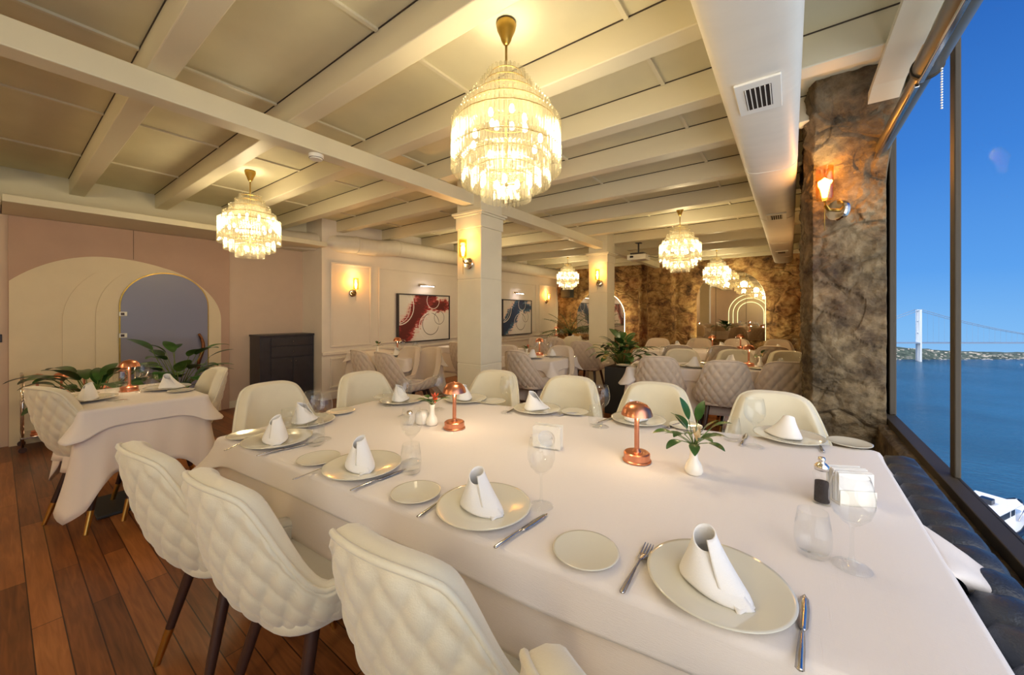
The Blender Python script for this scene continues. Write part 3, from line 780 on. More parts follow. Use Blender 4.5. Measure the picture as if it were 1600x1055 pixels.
# ---------------------------------------------------------------- tables and cloths
def cloth(name, quad, z, drop, mat, hem=.0, amp=.012, corner_extra=.5, thick=.003, wave=7, seed=0, rr=.012, dropf=None):
    """a cloth lying on a four-cornered table, hanging down all round with soft folds"""
    bm = bmesh.new(); cx = sum(p[0] for p in quad)/4; cy = sum(p[1] for p in quad)/4
    per = []; rc = .03
    n = 46
    for k in range(4):
        p0, p1 = Vector(quad[k]), Vector(quad[(k+1) % 4]); pm = Vector(quad[(k-1) % 4])
        d0 = (p0-pm).normalized(); d1 = (p1-p0).normalized()
        n0 = Vector((d0.y, -d0.x)); n1 = Vector((d1.y, -d1.x))
        for q in range(7):                                   # rounded corner
            t = q/6; nn = (n0*(1-t)+n1*t).normalized(); per.append((p0-(n0+n1).normalized()*rc*1.2+nn*rc, nn, 1-abs(t-.5)*.5, k))
        L = (p1-p0).length
        for q in range(1, n):
            t = q/n; e = max(0, 1-min(t, 1-t)*L/.16)
            per.append((p0.lerp(p1, .5)+(p1-p0)*(t-.5)*(1-2*rc/L), n1, .75*e*e, k))
    m = len(per); rows = []
    def pt(i, s):
        p, nn, c, kk = per[i]; dd = dropf[kk] if dropf else drop; dd = dd*(1+corner_extra*c)
        h = s*dd
        w = noise.noise(Vector((i*wave/60.0, seed*3.7, 0)))*amp*6*s + math.sin(i*.33+seed)*amp*.6*s
        out = .002+.018*s*(1-c*.3)+w*(.25+.75*s)*.55 + c*.08*s*s
        out = max(out, .002+.004*s)
        return Vector((p.x+nn.x*out, p.y+nn.y*out, z-h))
    # inner ring of the top, then the edge, then the drop
    for f in (.0, .5, .9): rows.append([bm.verts.new((cx+(p.x-cx)*f, cy+(p.y-cy)*f, z)) if f else None for (p, nn, c, kk) in per])
    rows[0] = None
    rows.append([bm.verts.new((p.x-nn.x*rr, p.y-nn.y*rr, z)) for (p, nn, c, kk) in per])
    rows.append([bm.verts.new((p.x-nn.x*rr*.3, p.y-nn.y*rr*.3, z-rr*.25)) for (p, nn, c, kk) in per])
    ns = 12
    for s in range(0, ns+1):
        ss = (rr*.9/drop)+(1-rr*.9/drop)*s/ns; rows.append([bm.verts.new(pt(i, ss)) for i in range(m)])
    c0 = bm.verts.new((cx, cy, z))
    for i in range(m): bm.faces.new((c0, rows[1][i], rows[1][(i+1) % m]))
    for a, b in zip(rows[1:], rows[2:]):
        for i in range(m): bm.faces.new((a[i], b[i], b[(i+1) % m], a[(i+1) % m]))
    o = obj(name, bm, mat)
    s = o.modifiers.new('Solidify', 'SOLIDIFY'); s.thickness = thick; s.offset = -1
    return o
def rect(cx, cy, w, d, rz=0):
    c, s = math.cos(rz), math.sin(rz)
    return [(cx+x*c-y*s, cy+x*s+y*c) for x, y in ((-w/2, -d/2), (w/2, -d/2), (w/2, d/2), (-w/2, d/2))]
def table(quad, label, group, n_legs=1, z=.752):
    cx = sum(p[0] for p in quad)/4; cy = sum(p[1] for p in quad)/4
    t = thing('dining_table', label, 'table', (cx, cy, 0), 0, group)
    ins = [Vector((cx+(p[0]-cx)*.98-cx, cy+(p[1]-cy)*.98-cy)) for p in quad]
    bm = bmesh.new(); prism(bm, [tuple(p) for p in ins], 'z', z-.03, z-.002); obj('tabletop', bm, 'dark_leg', t, smooth=False)
    d = Vector(quad[1])-Vector(quad[0]); L = d.length; d.normalize()
    for k in range(n_legs):
        o = (k-(n_legs-1)/2)*L/max(1, n_legs)*1.05; p = d*o
        bm = bmesh.new(); tube(bm, [(p.x, p.y, .02), (p.x, p.y, z-.03)], .035, 16); obj('pedestal', bm, 'planter_black', t, angle=40)
        bm = bx(p.x-.2, p.x+.2, p.y-.2, p.y+.2, 0, .02, .005); obj('foot_plate', bm, 'planter_black', t, smooth=False)
    return t
# big table: near-left, near-right, far-right, far-left corners
BQ = [(-2.18, .61), (.295, .83), (.30, 2.22), (-2.26, 1.76)]
table(BQ, 'big dining table under white linen in front of the camera by the window', 'dining tables', 2)
u_ = tag(cloth('under_cloth', BQ, .757, .25, 'linen_under', amp=.010, corner_extra=.9, seed=1, dropf=[.25, .25, .25, .25]), 'long cream under cloth hanging below the linen of the big table', 'tablecloth', 'long under cloths')
o_ = tag(cloth('tablecloth', BQ, .7615, .095, 'linen', amp=.004, corner_extra=.5, seed=2, thick=.002), 'white linen top cloth spread over the big table in front of the camera', 'tablecloth', 'white linen top cloths')
TZ = .7625
# a fold line and the free corner of the cloth over the bench
bm = bmesh.new()
rows = []
for i in range(17):
    u = i/16; row = []
    for j in range(9):
        v = j/8
        y = 1.29+.29*u; x = .29+.15*v*(math.sin(PI*min(1, (.08+.92*u)))**.7)
        z = .755-.02*v-.075*v*v+.014*math.sin(u*9+v*2)*v
        row.append(bm.verts.new((x, y+(1.50-y)*.45*v*v, z)))
    rows.append(row)
for a, b in zip(rows, rows[1:]):
    for j in range(8): bm.faces.new((a[j], a[j+1], b[j+1], b[j]))
fl = obj('cloth_flap', bm, 'linen', o_); sdm = fl.modifiers.new('Solidify', 'SOLIDIFY'); sdm.thickness = .002

# banquette with channel tufting along the window
bq = thing('banquette', 'black leather banquette with channel-tufted back along the window', 'banquette', (0, 0, 0))
bm = bmesh.new(); rows = []
NB = 620; prof = [(.36, .40), (.345, .50), (.335, .60), (.34, .66), (.36, .690), (.40, .700), (.43, .694), (.447, .67), (.45, .60), (.45, .30)]
for i in range(NB+1):
    y = -1.2+3.6*i/NB; ph = (y/.115) % 1.0; b = math.sin(PI*ph)**.5
    row = []
    for (x, z) in prof:
        w = 1 if z > .45 else .3
        row.append(bm.verts.new((x-.016*b*w*(1 if x < .4 else -.3), y, z+(.032*b-.016)*w*(1 if z > .62 else 0))))
    rows.append(row)
for a, b in zip(rows, rows[1:]):
    for j in range(len(prof)-1): bm.faces.new((a[j], a[j+1], b[j+1], b[j]))
bm.faces.new(rows[0]); bm.faces.new(rows[-1][::-1])
obj('backrest', bm, 'black_leather', bq)
obj('seat', bx(.05, .34, -1.2, 2.38, .27, .43, .03), 'black_leather', bq, smooth=False)
obj('base', bx(.12, .44, -1.2, 2.38, 0, .27), 'black_wood', bq, smooth=False)

# ---------------------------------------------------------------- tableware makers
def newE(name): o = bpy.data.objects.new(name, None); C.objects.link(o); return o
def mk_plate(): return obj('dinner_plate', lathe([(0, .006), (.075, .007), (.088, .010), (.135, .017), (.140, .0185), (.140, .0205), (.133, .0195), (.09, .0125), (.078, .0100), (0, .0095)][::-1][::-1]+[], 72), 'porcelain')
def mk_side(): return obj('side_plate', lathe([(0, .003), (.045, .003), (.075, .010), (.079, .012), (.079, .0135), (.074, .013), (.05, .007), (0, .0065)], 56), 'porcelain')
def mk_wine():
    return obj('wine_glass', lathe([(0, .004), (.03, .005), (.036, .002), (.037, 0), (.037, .0015), (.02, .006), (.007, .012), (.0045, .03), (.004, .085), (.006, .096), (.02, .106), (.034, .122), (.0415, .145), (.042, .165), (.037, .195), (.0325, .212), (.0315, .212), (.036, .194), (.041, .165), (.0405, .145), (.033, .124), (.018, .109), (0, .104)], 40), 'glass')
def mk_tumbler():
    return obj('tumbler', lathe([(0, 0), (.028, 0), (.033, .004), (.038, .03), (.038, .05), (.031, .105), (.030, .105), (.0365, .05), (.036, .03), (.031, .013), (0, .011)], 40), 'glass')
def mk_napkin():
    bm = bmesh.new(); n = 60; rows = []
    for j in range(15):
        v = j/14; row = []
        for i in range(n+1):
            u = i/n; a = -.6+u*2*PI*1.12
            R = .060*(1-v)**1.2+.0185*(v**.5)+.004
            R *= 1+.12*(u-.5)*(1-v); sq = 1-.22*abs(math.sin(a))*(1-v)
            flare = .03*max(0, math.cos(a-.3))**3*(1-v)**3
            zt = .102*(1-.24*sm(u*1.1)*(1 if True else 0))
            x = (R+flare)*math.cos(a)-.016*v; y = (R)*math.sin(a)*sq
            row.append(bm.verts.new((x, y, .012+zt*v+.002*math.sin(a*3)*(1-v)+.012*math.cos(a-2.5)*v*v)))
        rows.append(row)
    for a, b in zip(rows, rows[1:]):
        for i in range(n): bm.faces.new((a[i], a[i+1], b[i+1], b[i]))
    # trailing tail of the roll
    tl = []
    for i in range(9):
        u = i/8; tl.append([bm.verts.new((.035+.055*u, -.030+.022*v+.012*math.sin(u*3), .012+.030*(1-u)*(1-abs(v-1)*.6)+.004*math.sin(v*5+u*4))) for v in (0, .5, 1, 1.5, 2)])
    for a, b in zip(tl, tl[1:]):
        for k in range(4): bm.faces.new((a[k], a[k+1], b[k+1], b[k]))
    o = obj('napkin', bm, 'napkin'); s = o.modifiers.new('Solidify', 'SOLIDIFY'); s.thickness = .0028
    return o
def sheet(bm, pts, th=.002):
    """strip of cross-sections: (y, half width, z)"""
    rows = []
    for (y, w, z) in pts:
        rows.append([bm.verts.new((-w, y, z)), bm.verts.new((0, y, z+th)), bm.verts.new((w, y, z)), bm.verts.new((0, y, z-th*.6))])
    for a, b in zip(rows, rows[1:]):
        for k in range(4): bm.faces.new((a[k], a[(k+1) % 4], b[(k+1) % 4], b[k]))
    bm.faces.new(rows[0]); bm.faces.new(rows[-1][::-1])
def mk_fork():
    bm = bmesh.new()
    sheet(bm, [(-.1, .004, .003), (-.095, .0065, .003), (-.06, .0055, .005), (-.01, .003, .008), (.02, .003, .009), (.032, .009, .007), (.05, .0115, .004), (.055, .0115, .004)], .0022)
    for q in range(4):
        x = -.0098+q*.0065
        r = []
        for (y, z) in ((.053, .0042), (.075, .005), (.098, .009)):
            w = .0016 if y < .09 else .0007; r.append([bm.verts.new((x-w, y, z)), bm.verts.new((x+w, y, z)), bm.verts.new((x+w, y, z-.0015)), bm.verts.new((x-w, y, z-.0015))])
        for a, b in zip(r, r[1:]):
            for k in range(4): bm.faces.new((a[k], a[(k+1) % 4], b[(k+1) % 4], b[k]))
    return obj('fork', bm, 'steel')
def mk_knife():
    t = newE('table_knife')
    bm = bmesh.new(); sheet(bm, [(-.11, .004, .005), (-.107, .0068, .005), (-.06, .0062, .006), (-.02, .0045, .006), (-.008, .0035, .005)], .0035); obj('handle', bm, 'steel', t)
    bm = bmesh.new(); sheet(bm, [(-.01, .0035, .004), (.005, .0085, .003), (.06, .0095, .003), (.095, .007, .003), (.108, .001, .003)], .0012); obj('blade', bm, 'steel', t)
    return t
def mk_lamp():
    t = newE('table_lamp')
    obj('lamp_base', lathe([(0, 0), (.054, 0), (.055, .006), (.05, .009), (.05, .032), (.045, .036), (.018, .037), (.013, .045), (.009, .05), (0, .05)], 40), 'copper', t, angle=35)
    obj('lamp_stem', lathe([(0, .045), (.0095, .045), (.0095, .185), (0, .185)], 20), 'copper', t, angle=40)
    obj('lamp_shade', lathe([(.0, .236), (.006, .235), (.007, .232), (.02, .231), (.038, .223), (.052, .205), (.0585, .182), (.0565, .182), (.05, .203), (.036, .220), (.018, .228), (0, .229)], 64, rib=.025, ribn=32), 'copper', t, angle=60)
    obj('light_disc', lathe([(.011, .1845), (.03, .1845), (.03, .189), (.011, .189)], 24), 'lamp_led', t)
    return t
def leaf_mesh(bm, base, d, length, width, droop, up=Vector((0, 0, 1)), curl=.15, n=8):
    d = Vector(d).normalized(); side = d.cross(up)
    side = side.normalized() if side.length > 1e-3 else Vector((1, 0, 0))
    rows = []; p = Vector(base); dv = d.copy()
    for i in range(n+1):
        t = i/n; w = width*math.sin(PI*min(1, (t*.94+.04)))**.75*(1-.25*t)
        nrm = side.cross(dv).normalized()
        rows.append([bm.verts.new(p-side*w+nrm*w*curl), bm.verts.new(p), bm.verts.new(p+side*w+nrm*w*curl)])
        p = p+dv*(length/n); dv = (dv+Vector((0, 0, -droop/n))).normalized()
    for a, b in zip(rows, rows[1:]):
        for k in range(2): bm.faces.new((a[k], a[k+1], b[k+1], b[k]))
def mk_vase(fl=0):
    t = newE('bud_vase')
    obj('vase_body', lathe([(0, 0), (.024, 0), (.030, .006), (.031, .018), (.025, .038), (.015, .055), (.0125, .075), (.0135, .095), (.018, .108), (.0165, .108), (.011, .09), (0, .08)], 32), 'ceramic_white', t)
    rnd = random.Random(11+fl); bm = bmesh.new(); bs = bmesh.new()
    n = 17 if fl == 0 else (9 if fl == 1 else 5)
    for k in range(n):
        a = 2*PI*k/n+rnd.random()*.5; el = .35+rnd.random()*1.0; L = .035+rnd.random()*.06
        if fl: L *= .6
        d = Vector((math.cos(a)*math.cos(el), math.sin(a)*math.cos(el), math.sin(el)))
        b0 = Vector((0, 0, .1)); tip = b0+d*L
        tube(bs, [b0, b0.lerp(tip, .5)+Vector((0, 0, .004)), tip], .0016, 5)
        leaf_mesh(bm, tip, d+Vector((0, 0, -.25)), (.058+.03*rnd.random())*(1 if fl == 0 else .75), .0195+.004*rnd.random(), .9)
    obj('leaves', bm, 'leaf', t); obj('stems', bs, 'stem_green', t)
    bm = bmesh.new()
    pc = Vector((.012, .0, .16)) if fl == 0 else Vector((.018, .006, .155))
    for k in range(5):
        a = 2*PI*k/5; leaf_mesh(bm, pc-Vector((0, 0, .04)), (math.cos(a)*.35, math.sin(a)*.35, 1), .055 if fl else .05, .010, .2)
    obj('flower', bm, "petal_cream" if fl != 1 else 'petal_red', t)
    return t
def mk_mill():
    t = newE('pepper_mill')
    obj('glass_body', lathe([(0, 0), (.023, 0), (.024, .006), (.021, .02), (.022, .035), (.019, .06), (.021, .075), (.023, .088), (.017, .1), (.017, .102), (0, .103)], 20), 'glass', t)
    obj('peppercorns', lathe([(0, .006), (.019, .006), (.018, .04), (.017, .065), (0, .068)], 20), 'pepper', t)
    obj('cap', lathe([(0, .100), (.018, .100), (.019, .112), (.012, .120), (.006, .124), (.010, .130), (.008, .138), (0, .14)], 20), 'chrome', t)
    return t
def mk_shaker(dark=False):
    t = newE('salt_shaker')
    obj('shaker_body', lathe([(0, 0), (.015, 0), (.016, .02), (.014, .055), (0, .056)], 16), 'glass' , t)
    obj('shaker_cap', lathe([(.0145, .054), (.015, .068), (.009, .074), (0, .075)], 16), 'chrome', t)
    return t
def mk_holder():
    t = newE('napkin_holder')
    bm = bmesh.new()
    def plate_hole(x0):
        w, h, r = .062, .098, .038; n = 32
        o1, i1 = [], []
        for k in range(n):
            a = 2*PI*k/n; c, s = math.cos(a), math.sin(a)
            m = max(abs(c)/w, abs(s)/(h/2)); o1.append((c/m, h/2+s/m)); i1.append((r*c, h*.45+r*s*.95))
        for side, xx in ((0, x0), (1, x0+.005)):
            pass
        A = [bm.verts.new((p[0], x0, p[1])) for p in o1]; B = [bm.verts.new((p[0], x0, p[1])) for p in i1]
        A2 = [bm.verts.new((p[0], x0+.005, p[1])) for p in o1]; B2 = [bm.verts.new((p[0], x0+.005, p[1])) for p in i1]
        for k in range(n):
            q = (k+1) % n
            bm.faces.new((A[k], A[q], B[q], B[k])); bm.faces.new((A2[k], B2[k], B2[q], A2[q])); bm.faces.new((A[k], A2[k], A2[q], A[q])); bm.faces.new((B[k], B[q], B2[q], B2[k]))
    plate_hole(-.022); box(bm, -.062, .062, .017, .022, 0, .098); box(bm, -.062, .062, -.022, .022, 0, .005)
    obj('holder_body', bm, 'ceramic_white', t, smooth=False)
    bm = bmesh.new()
    for q in range(6): box(bm, -.055, .055, -.014+q*.005, -.0115+q*.005, .006, .085+.002*(q % 2))
    obj('paper_napkins', bm, 'napkin', t, smooth=False)
    return t
def mk_holder2():
    t = newE('napkin_holder')
    bm = bmesh.new(); box(bm, -.05, .05, -.035, -.031, 0, .045, .001); box(bm, -.05, .05, .031, .035, 0, .045, .001); box(bm, -.05, .05, -.035, .035, 0, .005)
    obj('holder_body', bm, 'ceramic_white', t, smooth=False)
    bm = bmesh.new()
    for q in range(14):
        y = -.028+q*.0042; s = random.uniform(-.003, .003); box(bm, -.048+s, .048+s, y, y+.0026, .006, .098+random.uniform(-.003, .003))
    obj('paper_napkins', bm, 'napkin', t, smooth=False)
    return t
LP = (1, .66, .36)
def put(kind, mk, px, py, label, cat, group, rz=0, z=TZ, dz=0, scale=None, **kw):
    x, y = at(px, py, z); return place(kind, mk, (x, y, z+dz), rz, label, cat, group, scale, **kw)
def two(kind, mk, p0, p1, label, cat, group, z=TZ, near_handle=True, off=0):
    """cutlery: p0 = handle end pixel, p1 = tip pixel"""
    a = Vector(at(*p0, z)); b = Vector(at(*p1, z)); m = (a+b)/2; d = b-a
    return place(kind, mk, (m.x, m.y, z+.0005), math.atan2(d.y, d.x)-PI/2, label, cat, group)
gP, gS, gN = 'dinner plates on the big table', 'side plates on the big table', 'rolled napkins on the big table'
gW, gT = 'wine glasses on the big table', 'tumblers on the big table'
SET = [ # name, plate, side, napkin rot, wine, tumbler
 ('near side of the big table at its left corner', (434, 691), (385, 682.5), -.3, (504, 687), (493, 695), 1.0),
 ('near side of the big table, second from left corner', (567, 733), (498, 720), -.3, (643, 722), (642, 738), 1.0),
 ('near side of the big table, second nearest the camera', (756, 797), (650, 774), -.2, (845.6, 791), None, 1.0),
 ('near side of the big table nearest the camera', (1120, 918), (915, 866), -.6, (1331, 886), (1270, 866), 1.0),
 ('left end of the big table, place before the black cabinet', (478, 662), (532, 645), 2.0, (489, 681), (451, 671), 1.0),
 ('left end of the big table, place nearer the column', (628, 628), (603, 622), 2.0, (632, 651), (607, 634), 1.0),
 ('far side of the big table behind the left copper lamp', (728, 626), (771, 629), 2.2, (685, 640), None, 1.0),
 ('far side of the big table in the middle', (839, 642), (898, 646), 1.0, (792, 645), None, 1.0),
 ('far side of the big table behind the right copper lamp', (997, 659), (1071, 668), 1.2, (940, 667), (931, 666), 1.0),
 ('far side of the big table beside the stone pillar', (1232, 686), (1327, 695), 2.6, (1179, 698), (1143, 688), 1.0)]
for (nm, pl, sp, rot, wi, tu, _s) in SET:
    put('plate', mk_plate, *pl, 'cream dinner plate, ' + nm, 'plate', gP)
    put('side', mk_side, *sp, 'small cream side plate, ' + nm, 'plate', gS)
    x, y = at(*pl, TZ); place('napkin', mk_napkin, (x-.012, y-.004, TZ+.001), rot, 'rolled white napkin, ' + nm, 'napkin', gN)
    if wi: put('wine', mk_wine, *wi, 'stemmed wine glass, ' + nm, 'wine glass', gW)
    if tu: put('tumbler', mk_tumbler, *tu, 'clear tumbler, ' + nm, 'tumbler', gT)
gF, gK = 'forks on the big table', 'knives on the big table'
for (a, b, nm) in (((372, 697), (392, 689), SET[0][0]), ((487, 741), (517, 731), SET[1][0]), ((658, 806), (716, 769), SET[2][0]), ((967, 936), (1018, 850), SET[3][0]), ((1068, 661), (1038, 671), SET[8][0]), ((905, 646), (870, 650), SET[7][0])):
    two('fork', mk_fork, a, b, 'steel fork, ' + nm if a[0] < 1000 and a[0] != 905 else 'steel fork, ' + nm, 'fork', gF)
for (a, b, nm) in (((410, 712), (482, 694), SET[0][0]), ((553, 767), (630, 736), SET[1][0]), ((776, 857), (853, 806), SET[2][0]), ((1250, 1042), (1257, 938), SET[3][0]), ((1157, 700), (1168, 676), SET[9][0]), ((940, 660), (960, 652), SET[8][0]), ((798, 643), (812, 636), SET[7][0]), ((1283, 702), (1276, 690), SET[9][0]+', rightmost')):
    two('knife', mk_knife, a, b, 'steel knife, ' + nm, 'knife', gK)
put('tlamp', mk_lamp, 710, 669, 'copper mushroom lamp on the big table, left one beside the bud vase', 'table lamp', 'copper table lamps')
put('tlamp', mk_lamp, 995, 720, 'copper mushroom lamp on the big table, right one before the green sprig vase', 'table lamp', 'copper table lamps')
for p in ((710, 669), (995, 720)):
    x, y = at(*p, TZ); 
    add_light('table_lamp_light', (x+.024, y-.02, TZ+.17), .55, LP, .012)
put('vase0', mk_vase, 1084, 740, 'white bud vase with broad green leaves near the right copper lamp', 'vase', 'white bud vases', fl=0)
put('vase1', mk_vase, 675, 664, 'white bud vase with orange-red bloom near the left copper lamp', 'vase', 'white bud vases', fl=1)
put('mill', mk_mill, 1284, 786, 'glass pepper mill filled with dark peppercorns by the paper napkins', 'pepper mill', None, scale=1.02)
put('holder', mk_holder, 856, 699, 'white square napkin holder with round cut-out in the middle of the big table', 'napkin holder', None, rz=.25)
put('holder2', mk_holder2, 1328, 783, 'low holder packed with white paper napkins behind the pepper mill', 'napkin holder', None, rz=.5)
put('shaker', mk_shaker, 640, 664, 'chrome-capped glass salt shaker behind the second wine glass', 'shaker', None)
pot = tag(obj('condiment_pot', lathe([(0, 0), (.03, 0), (.036, .01), (.036, .05), (.028, .066), (.01, .072), (0, .073)], 28), 'ceramic_white'), 'squat cream lidded pot between salt shaker and bud vase', 'pot'); x, y = at(660, 662, TZ); pot.location = (x, y, TZ)

# ---------------------------------------------------------------- other tables
def setting_items(x, y, rz, where, lamp=False, k=[0]):
    """a place setting at world x,y facing direction rz"""
    c, s = math.cos(rz), math.sin(rz)
    place('plate', mk_plate, (x, y, TZ), 0, 'cream dinner plate, ' + where, 'plate', 'dinner plates on the small tables')
    place('napkin', mk_napkin, (x-.01, y, TZ+.001), rz+k[0], 'rolled white napkin, ' + where, 'napkin', 'napkins on the small tables'); k[0] += 1.1
    place('wine', mk_wine, (x+.19*c-.13*s, y+.19*s+.13*c, TZ), 0, 'wine glass, ' + where, 'wine glass', 'wine glasses on the small tables')
    place('side', mk_side, (x-.24*c, y-.24*s, TZ), 0, 'small side plate, ' + where, 'plate', 'side plates on the small tables')
def small_table(quad, name, under=.42, top=.12, seed=0, legs=1):
    table(quad, 'dining table ' + name, 'dining tables', legs)
    tag(cloth('under_cloth', quad, .757, under, 'linen_under', amp=.018, corner_extra=.55, seed=seed+5), 'long cream under cloth on the table ' + name, 'tablecloth', 'long under cloths')
    tag(cloth('tablecloth', quad, .7615, top, 'linen', amp=.006, corner_extra=.55, seed=seed, thick=.002), 'white linen top cloth on the table ' + name, 'tablecloth', 'white linen top cloths')
def lampat(px, py, label, z=TZ):
    put('tlamp', mk_lamp, px, py, label, 'table lamp', 'copper table lamps'); x, y = at(px, py, z)
    add_light('table_lamp_light', (x+.024, y-.02, z+.17), .4, LP, .012)
GC = 'chairs at the smaller tables'
# left table by the arched door
small_table([(-4.25, .27), (-3.40, .29), (-3.36, .90), (-4.25, .88)], 'at the left beside the arched door', .40, .115, 3)
lampat(202, 611, 'copper mushroom lamp on the left table before the arched door')
setting_items(*at(138, 626, TZ), 0, 'left place of the table by the arched door')
put('plate', mk_plate, 262, 608, 'cream dinner plate, right place of the table by the arched door', 'plate', 'dinner plates on the small tables')
x, y = at(265, 608, TZ); place('napkin', mk_napkin, (x, y, TZ+.001), 1.0, 'rolled white napkin, right place of the table by the arched door', 'napkin', 'napkins on the small tables')
put('side', mk_side, 283, 612, 'small side plate at the right edge of the table by the arched door', 'plate', 'side plates on the small tables')
put('wine', mk_wine, 222, 612, 'wine glass right of the copper lamp on the left table', 'wine glass', 'wine glasses on the small tables')
put('tumbler', mk_tumbler, 176, 626, 'tumbler left of the copper lamp on the left table', 'tumbler', 'tumblers on the small tables')
put('tumbler', mk_tumbler, 238, 607, 'tumbler right of the copper lamp on the left table', 'tumbler', 'tumblers on the small tables')
chair(-3.71, .47, .35, 'cream quilted chair at left with its back to the frame edge, by the lamp trolley', GC)
chair(-3.68, .72, PI, 'cream chair right of the left table, before the arched door', GC)
# table under the red painting
small_table([(-5.25, 3.05), (-3.90, 3.05), (-3.84, 3.62), (-5.25, 3.62)], 'below the red abstract painting', .38, .10, 11)
lampat(621, 553, 'copper mushroom lamp on the table below the red painting')
put('vase2', mk_vase, 590, 553, 'bud vase with a red bloom on the table below the red painting', 'vase', 'white bud vases', fl=2)
setting_items(-4.25, 3.2, 0, 'left place of the table below the red painting'); setting_items(-4.15, 3.47, PI, 'far place of the table below the red painting')
chair_px(553, 548, -.05, 'beige chair below the red painting, left of the near pair', GC, True)
chair_px(592, 551, -.05, 'beige chair below the red painting, right of the near pair', GC, True)
chair_px(648, 542, PI, 'beige chair facing us below the red painting, left of two', GC, True)
chair_px(680, 543, PI, 'beige chair facing us below the red painting, right of two', GC, True)
chair_px(709, 536, -.1, 'beige chair half hidden behind the left edge of the front column', GC, True)
small_table([(-4.9, 4.5), (-3.55, 4.5), (-3.5, 5.1), (-4.9, 5.1)], 'hidden behind the front column', .42, .10, 13)
chair_px(797, 540, PI, 'beige chair showing just right of the front column under the blue painting', GC, True)
# table right of the front column
small_table([(-3.12, 3.92), (-2.28, 3.90), (-2.30, 4.60), (-3.12, 4.58)], 'right of the front column', .50, .12, 17)
lampat(843, 555, 'copper mushroom lamp on the table right of the front column')
put('vase1', mk_vase, 823, 558, 'bud vase with flowers on the table right of the front column', 'vase', 'white bud vases')
setting_items(*at(832, 560, TZ), 0, 'near place of the table right of the front column'); setting_items(*at(866, 557, TZ), PI, 'far place of the table right of the front column')
chair_px(802, 549, -.06, 'large beige quilted chair seen from behind, right of the front column', GC, True)
chair_px(880, 541, PI, 'beige chair facing us at the table right of the front column', GC, True)
chair_px(906, 534, .05, 'beige chair half hidden by the rear column', GC, True)
# farther tables on the left half
small_table([(-4.35, 6.7), (-3.1, 6.7), (-3.1, 7.4), (-4.35, 7.4)], 'in front of the palm at the stone wall', .45, .1, 19)
lampat(869, 525, 'copper mushroom lamp on the table in front of the palm')
setting_items(-3.4, 6.95, 0, 'near place of the table by the palm'); setting_items(-3.7, 7.2, PI, 'far place of the table by the palm')
chair_px(836, 528, -.05, 'beige chair back under the blue painting, left of two', GC, True)
chair_px(864, 528, -.05, 'beige chair back under the blue painting, right of two', GC, True)
chair_px(897, 526, PI, 'pale chair facing us near the palm, left of the rear column', GC)
# right-hand tables
small_table([(-1.42, 4.02), (-.06, 4.54), (-.16, 5.08), (-1.52, 4.62)], 'in the second row beside the stone pillar', .45, .12, 29, 2)
GR = 'chairs at the right-hand tables'
chair_px(1028, 558, .22, 'quilted grey-beige chair back left of three before the second row table', GR, True)
chair_px(1135, 565, .22, 'quilted grey-beige chair back in the middle of three, second row', GR, True)
chair_px(1232, 567, .22, 'quilted grey-beige chair back right of three, against the stone pillar edge', GR, True)
chair_px(1066, 546, PI+.2, 'white chair facing us left of the second row lamp', GR)
chair_px(1148, 547, PI+.2, 'white chair facing us behind the second row lamp', GR)
chair_px(1229, 549, PI+.2, 'white chair facing us beside the stone pillar, second row', GR)
lampat(1170, 572, 'copper mushroom lamp on the second row table at right')
put('vase2', mk_vase, 1188, 573, 'bud vase beside the copper lamp on the second row table', 'vase', 'white bud vases')
for (px_, py_, nm) in ((1010, 573, 'left end of the second row table'), (1085, 574, 'left middle of the second row table'), (1142, 570, 'middle of the second row table'), (1222, 578, 'right end of the second row table')):
    setting_items(*at(px_, py_, TZ), .4, nm)
small_table([(-2.0, 5.95), (-.02, 6.25), (-.05, 6.95), (-2.0, 6.7)], 'in the third row before the arched mirror', .45, .12, 31, 2)
chair_px(1059, 540, .1, 'beige chair back in the third row, left of three', GR, True)
chair_px(1131, 541, .1, 'beige chair back in the third row, middle of three', GR, True)
chair_px(1208, 542, .1, 'beige chair back in the third row, right of three', GR, True)
chair_px(1030, 529, PI, 'beige chair facing us in the third row, nearest the planter', GR, True)
chair_px(1094, 529, PI, 'beige chair facing us in the third row, left of the mirror centre', GR, True)
chair_px(1152, 530, PI, 'beige chair facing us in the third row below the mirror', GR, True)
chair_px(1216, 531, PI, 'beige chair facing us in the third row by the right wall', GR, True)
lampat(1113, 547, 'copper mushroom lamp on the third row table, left')
lampat(1157, 545, 'copper mushroom lamp on the third row table, right')
setting_items(*at(1060, 544, TZ), 0, 'left end of the third row table'); setting_items(*at(1130, 546, TZ), 0, 'middle of the third row table'); setting_items(*at(1218, 550, TZ), 0, 'right end of the third row table')

